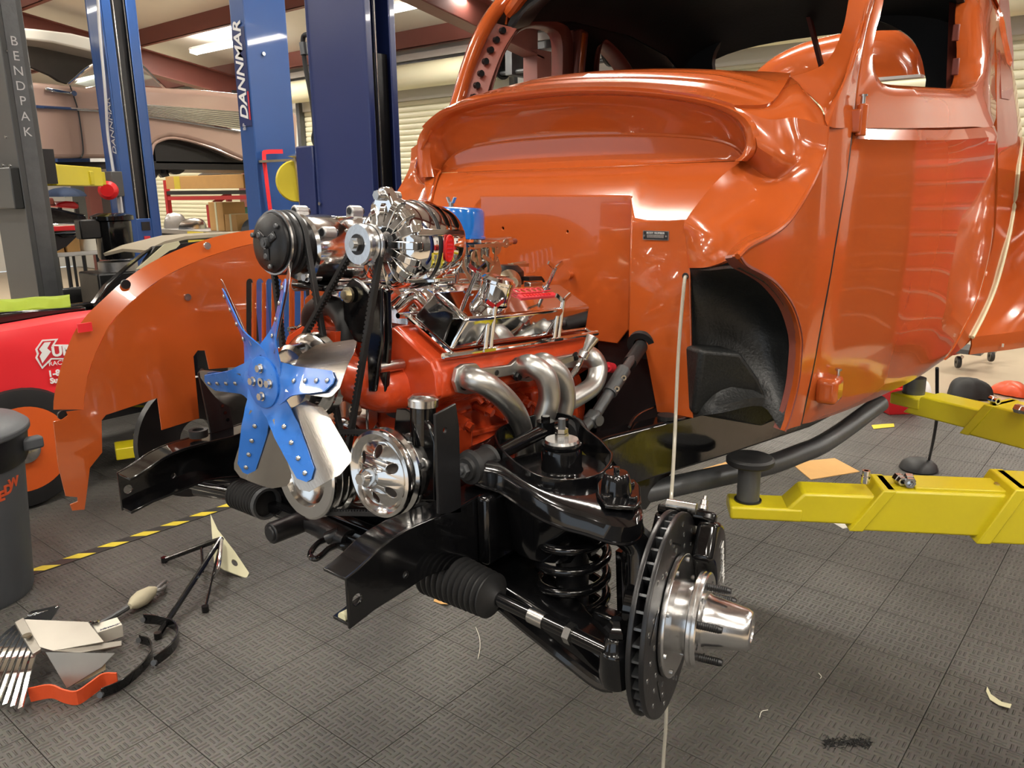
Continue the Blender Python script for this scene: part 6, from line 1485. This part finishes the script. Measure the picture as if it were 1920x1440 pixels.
# --- floor scraps
def scrap(name, label, L, mat, z=.002, curl=0.):
    rows = [[fl(*q, z) for q in L[:len(L)//2]], [fl(*q, z) for q in reversed(L[len(L)//2:])]]
    if curl: rows = [[p+V((0, 0, curl*(j/(len(r)-1))**2)) for j, p in enumerate(r)] for r in rows]
    return tag(MB().sheet(rows, .0015).build(name, mat), label, 'scrap')
scrap('tape_scrap', 'twisted pale yellow tape scrap lying alone on the grey tiles', [(1851, 1287), (1858, 1302), (1878, 1318), (1896, 1325), (1893, 1333), (1872, 1324), (1856, 1312), (1849, 1296)], 'plastic_cream', .002, .01)
scrap('paper_scrap', 'small tan paper scrap lying under the steering boot', [(815, 1121), (828, 1127), (843, 1131), (840, 1137), (826, 1133), (813, 1127)], 'cardboard', .002, .01)
scrap('yellow_strip', 'flat bright yellow strip lying near the red crate', [(1634, 797), (1655, 795), (1676, 794), (1677, 800), (1656, 802), (1638, 804)], 'yellow_pale', .004)
m = MB(); rn = random.Random(2)
for i in range(260):
    px, py = rn.uniform(1545, 1632), 1392+rn.gauss(0, 5); a = fl(px, py, .002); m.beam(a, a+V((rn.uniform(-.012, .012), rn.uniform(-.012, .012), rn.uniform(0, .004))), .0015, .0015)
stuff(tag(m.build('rubber_shavings', 'rubber'), 'black rubber shavings scattered on the grey tiles', 'shavings'))
for L, lb in ((((892, 1176), (899, 1195), (900, 1215), (896, 1235)), 'long pale thread lying on tiles below the tie rod'), (((1424, 1345), (1428, 1334), (1440, 1331)), 'short white thread curled on tiles near the disc'), (((1535, 1262), (1540, 1268), (1538, 1272)), 'tiny white thread lying right of the hub')):
    tag(MB().tube([fl(*q, .003) for q in L], .0012, 5, 3).build('thread', 'paper'), lb, 'thread')
# --- right side: crate, cardboard, puck lamp, jacket, cloths
rcx = fl(1665, 780); cr = thing('crate', 'red plastic crate standing on the tiles behind the sill', 'crate', rcx)
w0 = .30; MB().lathe([(.15, 0), (.16, .01), (.19, .20), (.185, .205), (.15, .02)], rcx+V((.0, .18, 0)), (0, 0, 1), 4).build('tub', 'red', cr, bevel=.012)
MB().beam(rcx+V((-.12, .07, .19)), rcx+V((.14, .30, .19)), .03, .02).build('rim', 'red', cr, bevel=.004)
tag(MB().prism([fl(1482, 868), fl(1565, 860), fl(1612, 885), fl(1520, 900)], (0, 0, .004)).build('cardboard_sheet', 'cardboard'), 'square tan cardboard sheet lying on tiles behind the lift arm', 'cardboard')
tag(MB().prism([fl(1318, 880), fl(1392, 858), fl(1436, 882), fl(1362, 902)], (0, 0, .004)).build('cardboard_sheet', 'cardboard'), 'tan cardboard sheet lying on tiles under the exhaust tube', 'cardboard')
tag(MB().prism([fl(1555, 977), fl(1620, 972), fl(1640, 978), fl(1580, 992)], (0, 0, .003)).build('paper_sheet', 'paper'), 'white paper sheet lying on tiles under the yellow lift arm', 'paper')
dm = fl(1722, 880); lp = thing('work_lamp', 'black dome of a corded lamp resting on the tiles', 'lamp', dm)
MB().lathe([(0, 0), (.10, 0), (.105, .008), (.095, .035), (.065, .06), (.02, .07), (0, .07)], dm, (0, 0, 1), 36).build('dome', 'rubber', lp)
p0 = dm+V((.04, .05, .055)); MB().tube([p0, at(1749, 830, t=3.9), at(1757, 780, t=3.6), at(1757, 740, t=3.4), at(1757, 690, t=3.3)], .007, 8, 5).build('cord', 'rubber', lp)
def heap(name, label, cat, c, sx, sy, sz, mat, seed, n=22):
    rn = random.Random(seed); rows = []
    for j in range(9):
        v = j/8; row = []
        for i in range(n):
            a = 2*PI*i/n; r = math.sqrt(max(.0006, 1-v*v))*(1+.18*math.sin(3*a+seed)+.10*math.sin(7*a+seed*2)); row.append(c+V((sx*r*math.cos(a), sy*r*math.sin(a), sz*v*(1+(1-v)*(.35*math.sin(2*a+seed)+.2*math.sin(5*a+3*v))))))
        rows.append(row)
    m = MB().grid(rows, closed=True); m.f.append(tuple(range(8*n, 9*n))); m.f.append(tuple(reversed(range(n)))); return tag(m.build(name, mat, ang=80), label, cat)
heap('jacket', 'black jacket heaped on the floor beyond the rear lift arm', 'jacket', fl(1812, 742), .15, .17, .15, 'headliner', 1)
heap('white_cloth', 'crumpled white cloth lying beside the black jacket', 'cloth', fl(1748, 738)+V((-.05, -.25, 0)), .09, .10, .17, 'white', 2)
heap('tool_bag', 'orange tool bag lying on the beige concrete past the jacket', 'bag', fl(1895, 737), .13, .12, .10, 'tool_orange', 4)
dc = fl(1845, 675); dl_ = thing('wheeled_dolly', 'red framed dolly on black casters standing on beige concrete', 'dolly', dc)
zf = .11
MB().beam(fl(1780, 690, 0)+V((0, 0, zf+.03)), fl(1870, 668, 0)+V((0, .0, zf+.03)), .05, .04).build('frame_bar', 'red', dl_, bevel=.004)
for q in ((1857, 678), (1795, 690)):
    c = fl(*q)+V((0, 0, .055)); MB().lathe([(.015, -.018), (.05, -.018), (.055, -.01), (.055, .01), (.05, .018), (.015, .018)], c, (.8, .4, 0), 24, closed=True).build('caster_wheel', 'caster_black', dl_); MB().beam(c+V((0, 0, .0)), c+V((.03, .01, .06)), .05, .02).build('caster_fork', 'steel_bright', dl_)
MB().box(fl(1815, 690)+V((0, 0, .17)), (.22, .30, .04)).build('deck', 'grey_steel', dl_)
# --- back left: rack, boxes, bench, motor
YRk = 5.2
def rk(px, py, y=YRk): return at(px, py, y=y)
rack = thing('storage_rack', 'red steel storage rack with shelf beams near the cream roller door', 'rack', V((rk(385, 440).x, YRk, 0)))
for px0, py0, dy in ((311, 338, 0), (392, 384, .1), (428, 362, .35)):
    p = rk(px0, py0, YRk+dy); MB().box2((p.x-.03, p.y-.03, 0), (p.x+.03, p.y+.03, p.z)).build('upright', 'rack_red', rack)
for py in (362, 372): MB().beam(rk(312, py), rk(470, py-2), .05, .05).build('shelf_beam', 'black_satin' if py == 362 else 'rack_red', rack)
MB().beam(rk(398, 384, YRk+.1), rk(428, 364, YRk+.35), .05, .06).build('brace', 'rack_red', rack)
for i in range(5): MB().beam(rk(312+i*38, 362)+V((0, 0, .02)), rk(312+i*38, 362)+V((.0, .6, .02)), .12, .02).build('deck_board', 'grey_steel', rack)
a, b = rk(324, 340, YRk-.05), rk(358, 358, YRk-.05)
z0 = rk(330, 360, YRk).z+.04
def cbox(label, x0, x1, y0, y1, z0, z1, mat='cardboard', tape=False):
    t = thing('cardboard_box', label, 'box', ((x0+x1)/2, (y0+y1)/2, z0)); MB().box2((x0, y0, z0), (x1, y1, z1)).build('carton', mat, t, bevel=.004)
    if tape: MB().box2((x0+(x1-x0)*.12, y0-.003, z0), (x0+(x1-x0)*.2, y0, z1)).build('tape', 'yellow_pale', t)
    else: MB().box2(((x0+x1)/2-.02, y0-.003, z0), ((x0+x1)/2+.02, y1, z1+.003)).build('tape', 'plastic_cream', t)
    return t
cbox('long flat cardboard box with yellow tape on the red rack', rk(324, 345).x, rk(470, 345).x, YRk-.1, YRk+.45, z0, z0+.17, tape=True)
gt = thing('grey_cover', 'dark grey moulded plastic cover standing on the long cardboard box', 'cover', V((rk(388, 330).x, YRk+.1, z0+.17)))
m = MB(); m.prism([(q.x, YRk+.05, max(q.z, z0+.171)) for q in (rk(362, 335), rk(368, 325), rk(385, 317), rk(398, 315), rk(402, 312), rk(409, 314), rk(411, 335))], (0, .3, 0)); m.build('shell', 'bin_grey', gt, bevel=.015)
MB().box2((rk(372, 320).x, YRk+.02, z0+.25), (rk(378, 318).x, YRk+.05, z0+.29)).build('latch', 'black_satin', gt)
bench = thing('work_bench', 'long yellow edged bench covered with parts behind the orange fender panel', 'bench', V((rk(380, 450, 4.6).x, 4.6, 0)))
zb = rk(380, 432, 4.6).z
MB().box2((rk(300, 435, 4.6).x, 4.5, zb-.05), (rk(480, 435, 4.6).x, 5.05, zb)).build('bench_top', 'cast_alu', bench)
MB().box2((rk(368, 435, 4.6).x, 4.48, zb-.16), (rk(398, 435, 4.6).x, 4.50, zb-.01)).build('drawer_front', 'yellow_pale', bench)
MB().box2((rk(402, 435, 4.6).x, 4.48, zb-.12), (rk(440, 435, 4.6).x, 4.50, zb-.01)).build('drawer_front', 'yellow_pale', bench)
text('drawer_print', 'Ko-Lene', V((rk(372, 436, 4.6).x, 4.476, zb-.08)), (1, 0, 0), (0, 0, 1), .06, 'print_black', bench, .002)
for px in (302, 478):
    p = rk(px, 440, 4.6); MB().box2((p.x-.03, 4.52, 0), (p.x+.03, 5.0, zb-.05)).build('bench_leg', 'grey_steel', bench)
xx = rk(402, 430, 4.7).x
cbox('tall cardboard box with black triangle mark on the bench', xx, xx+.32, 4.65, 4.95, zb, zb+.34)
cbox('smaller cardboard box beside the tall box on the bench', rk(430, 430, 4.7).x, rk(430, 430, 4.7).x+.26, 4.65, 4.92, zb, zb+.20)
for i, (px, sx, sz, mt, lb, ct) in enumerate(((322, .16, .20, 'cast_alu', 'grey metal casting lying at the left end of the bench', 'casting'), (356, .2, .14, 'steel_bright', 'silver engine part lying on the bench behind the fender panel', 'part'), (470, .14, .16, 'bin_grey', 'grey machine part lying on the right end of the bench', 'part'))):
    heap('metal_part', lb, ct, V((rk(px, 430, 4.7).x, 4.75, zb+.001)), sx*.6, .16, sz, mt, i+5, 12)
tag(MB().box2((rk(462, 395, 5.6).x, 5.5, 0), (rk(500, 395, 5.6).x, 5.9, rk(462, 388, 5.6).z)).build('green_cabinet', 'teal', bevel=.01), 'green metal cabinet standing at the right end of the bench', 'cabinet')
# folding table with boxes at far left, black tail panel, motor
XTb = -6.6
def tb_(px, py, x=XTb): return at(px, py, x=x)
zt_ = tb_(140, 473).z; ya, yb = tb_(95, 475).y, tb_(205, 475).y
ft = thing('folding_table', 'white folding table with black legs under the black car panel', 'table', V((XTb, (ya+yb)/2, 0)))
MB().box2((XTb-.7, ya, zt_-.035), (XTb, yb, zt_)).build('table_top', 'white', ft, bevel=.006)
for y in (ya+.08, yb-.08):
    for x in (XTb-.08, XTb-.62): MB().cyl((x, y, 0), (x, y, zt_-.03), .014, n=10).build('leg', 'black_satin', ft)
cbox('open cardboard box standing on the white folding table', XTb-.35, XTb-.06, tb_(130, 460).y, tb_(155, 460).y, zt_, zt_+.20)
cbox('low cardboard box beside the open box on the folding table', XTb-.35, XTb-.08, tb_(108, 465).y, tb_(127, 465).y, zt_, zt_+.10)
heap('plastic_bags', 'crumpled clear plastic bags lying on the folding table', 'bag', V((XTb-.3, tb_(186, 470).y, zt_+.001)), .22, .15, .16, 'paper', 9)
heap('plastic_bags', 'heap of pale plastic wrap lying below the folding table', 'bag', V((XTb+.42, tb_(160, 530).y, 0)), .20, .4, .55, 'canvas', 12)
heap('seat_shell', 'grey moulded seat shell leaning near the grey lift post', 'seat', V((-5.75, at(104, 540, x=-5.75).y, 0)), .18, .24, .62, 'bin_grey', 15)
st = thing('stacking_chair', 'black chair folded among the parts below the table', 'chair', V((-5.35, at(138, 540, x=-5.35).y, 0)))
cy = at(138, 540, x=-5.35).y
MB().box((-5.35, cy, .42), (.30, .30, .05)).build('seat', 'black_satin', st, bevel=.02); MB().box((-5.50, cy, .72), (.05, .30, .36), Matrix.Rotation(-.2, 3, 'Y')).build('backrest', 'black_satin', st, bevel=.02)
for dx in (-.12, .12):
    for dy in (-.12, .12): MB().cyl((-5.35+dx, cy+dy, 0), (-5.35+dx*.8, cy+dy, .42), .012, n=8).build('leg', 'grey_steel', st)
tl = thing('body_panel', 'gloss black car tail section with red marker lamp on a stand', 'car part', V((-5.9, at(110, 430, x=-5.9).y, 0)))
XT = -5.95
pts = [(50, 372), (62, 386), (105, 390), (140, 398), (161, 402), (165, 410), (158, 428), (140, 442), (118, 444), (100, 436), (80, 418), (62, 408), (40, 400)]
prismx(pts, XT, .5).build('quarter_panel', 'black_gloss', tl, bevel=.03, seg=3)
prismx([(50, 405), (80, 420), (100, 437), (118, 446), (140, 443), (152, 436), (125, 462), (105, 472), (85, 480), (72, 486), (55, 480)], XT-.05, .4).build('valance', 'black_satin', tl)
lo_ = at(122, 428, x=XT+.02); MB().box(lo_, (.02, .30, .085)).build('lamp_bezel', 'chrome', tl, bevel=.012); MB().box(lo_+V((.012, 0, 0)), (.012, .24, .04)).build('marker_lamp', 'red', tl, bevel=.004)
prismx([(50, 374), (100, 371), (106, 386), (62, 384)], XT-.2, .3).build('inner_panel', 'primer', tl, bevel=.01)
zz = at(72, 484, x=XT).z; yy = at(72, 484, x=XT).y
for dx in (-.1, -.4): MB().cyl((XT+dx, yy, 0), (XT+dx, yy, zz+.05), .03, n=10).build('stand_leg', 'black_satin', tl)
rfd = thing('red_fender', 'rounded red fender standing on a stand behind the black tail panel', 'car part', V((-7.35, at(128, 385, x=-7.3).y, 0)))
prismx([(106, 388), (110, 380), (125, 377), (140, 378), (150, 385), (148, 392)], -7.3, .3).build('fender_skin', 'red', rfd, bevel=.02)
zq = at(128, 391, x=-7.4).z
for px in (112, 144): MB().cyl((-7.45, at(px, 388, x=-7.45).y, 0), (-7.45, at(px, 388, x=-7.45).y, zq+.06), .02, n=10).build('stand_leg', 'black_satin', rfd)
heap('blue_cloth', 'folded blue cloth hanging over the black tail panel end', 'cloth', V((XT-.25, at(150, 400, x=XT).y, at(150, 396, x=XT).z+.12)), .2, .14, .08, 'navy_cloth', 3)
mo = thing('gear_motor', 'black cylindrical motor with clamp band standing on dark cabinet', 'motor', V((-5.0, at(215, 480, x=-5.0).y, 0)))
mc = at(214, 440, x=-5.0)
MB().lathe([(0, -.18), (.12, -.18), (.13, -.16), (.13, .10), (.15, .11), (.15, .14), (.10, .16), (0, .16)], mc, (0, 0, 1), 24).build('motor_body', 'black_gloss', mo)
MB().lathe([(.10, -.20), (.14, -.20), (.14, -.27), (.10, -.27)], mc, (0, 0, 1), 24, closed=True).build('clamp_band', 'cast_alu', mo)
MB().box(mc+V((0, -.18, .05)), (.10, .16, .14)).build('switch_box', 'black_satin', mo, bevel=.01)
MB().box2((mc.x-.2, mc.y-.22, 0), (mc.x+.14, mc.y+.2, mc.z-.27)).build('cabinet', 'black_satin', mo, bevel=.015)

# --- unseen cabinets added along back and right walls to be reflected in the paint
def unseen_cabinet(label, x0, x1, y0, y1, h, mat, rows, face):
    t = thing('tool_cabinet', label, 'cabinet', ((x0+x1)/2, (y0+y1)/2, 0), None)
    MB().box2((x0, y0, .10), (x1, y1, h)).build('carcass', mat, t, bevel=.01)
    for sx in (x0+.1, x1-.1):
        for sy in (y0+.1, y1-.1): MB().cyl((sx-.015, sy, .05), (sx+.015, sy, .05), .05, n=16).build('caster', 'caster_black', t)
    dz = (h-.2)/rows
    for i in range(rows):
        z0 = .15+i*dz
        if face == 'y': dr = MB().box2((x0+.03, y0-.02, z0), (x1-.03, y0, z0+dz-.02)).build('drawer', mat, t, bevel=.004); MB().box2((x0+.08, y0-.035, z0+dz-.05), (x1-.08, y0-.02, z0+dz-.03)).build('handle', 'steel_bright', dr)
        else: dr = MB().box2((x0-.02, y0+.03, z0), (x0, y1-.03, z0+dz-.02)).build('drawer', mat, t, bevel=.004); MB().box2((x0-.035, y0+.08, z0+dz-.05), (x0-.02, y1-.08, z0+dz-.03)).build('handle', 'steel_bright', dr)
unseen_cabinet('tall dark red tool cabinet with steel handles against the back wall', 1.1, 2.5, 5.96, 6.66, 1.95, 'rack_red', 9, 'y')
unseen_cabinet('tall black tool cabinet with steel handles against the back wall', 2.7, 4.3, 5.96, 6.66, 2.15, 'black_satin', 8, 'y')
unseen_cabinet('low dark red tool chest with steel handles in the back corner', 4.5, 6.0, 5.96, 6.66, 1.2, 'rack_red', 6, 'y')
unseen_cabinet('wide grey parts cabinet standing against the right wall', 5.8, 6.45, 2.2, 4.6, 1.9, 'lift_grey', 6, 'x')
unseen_cabinet('wide black parts cabinet standing against the right wall', 5.8, 6.45, -1.0, 1.8, 1.6, 'black_satin', 6, 'x')
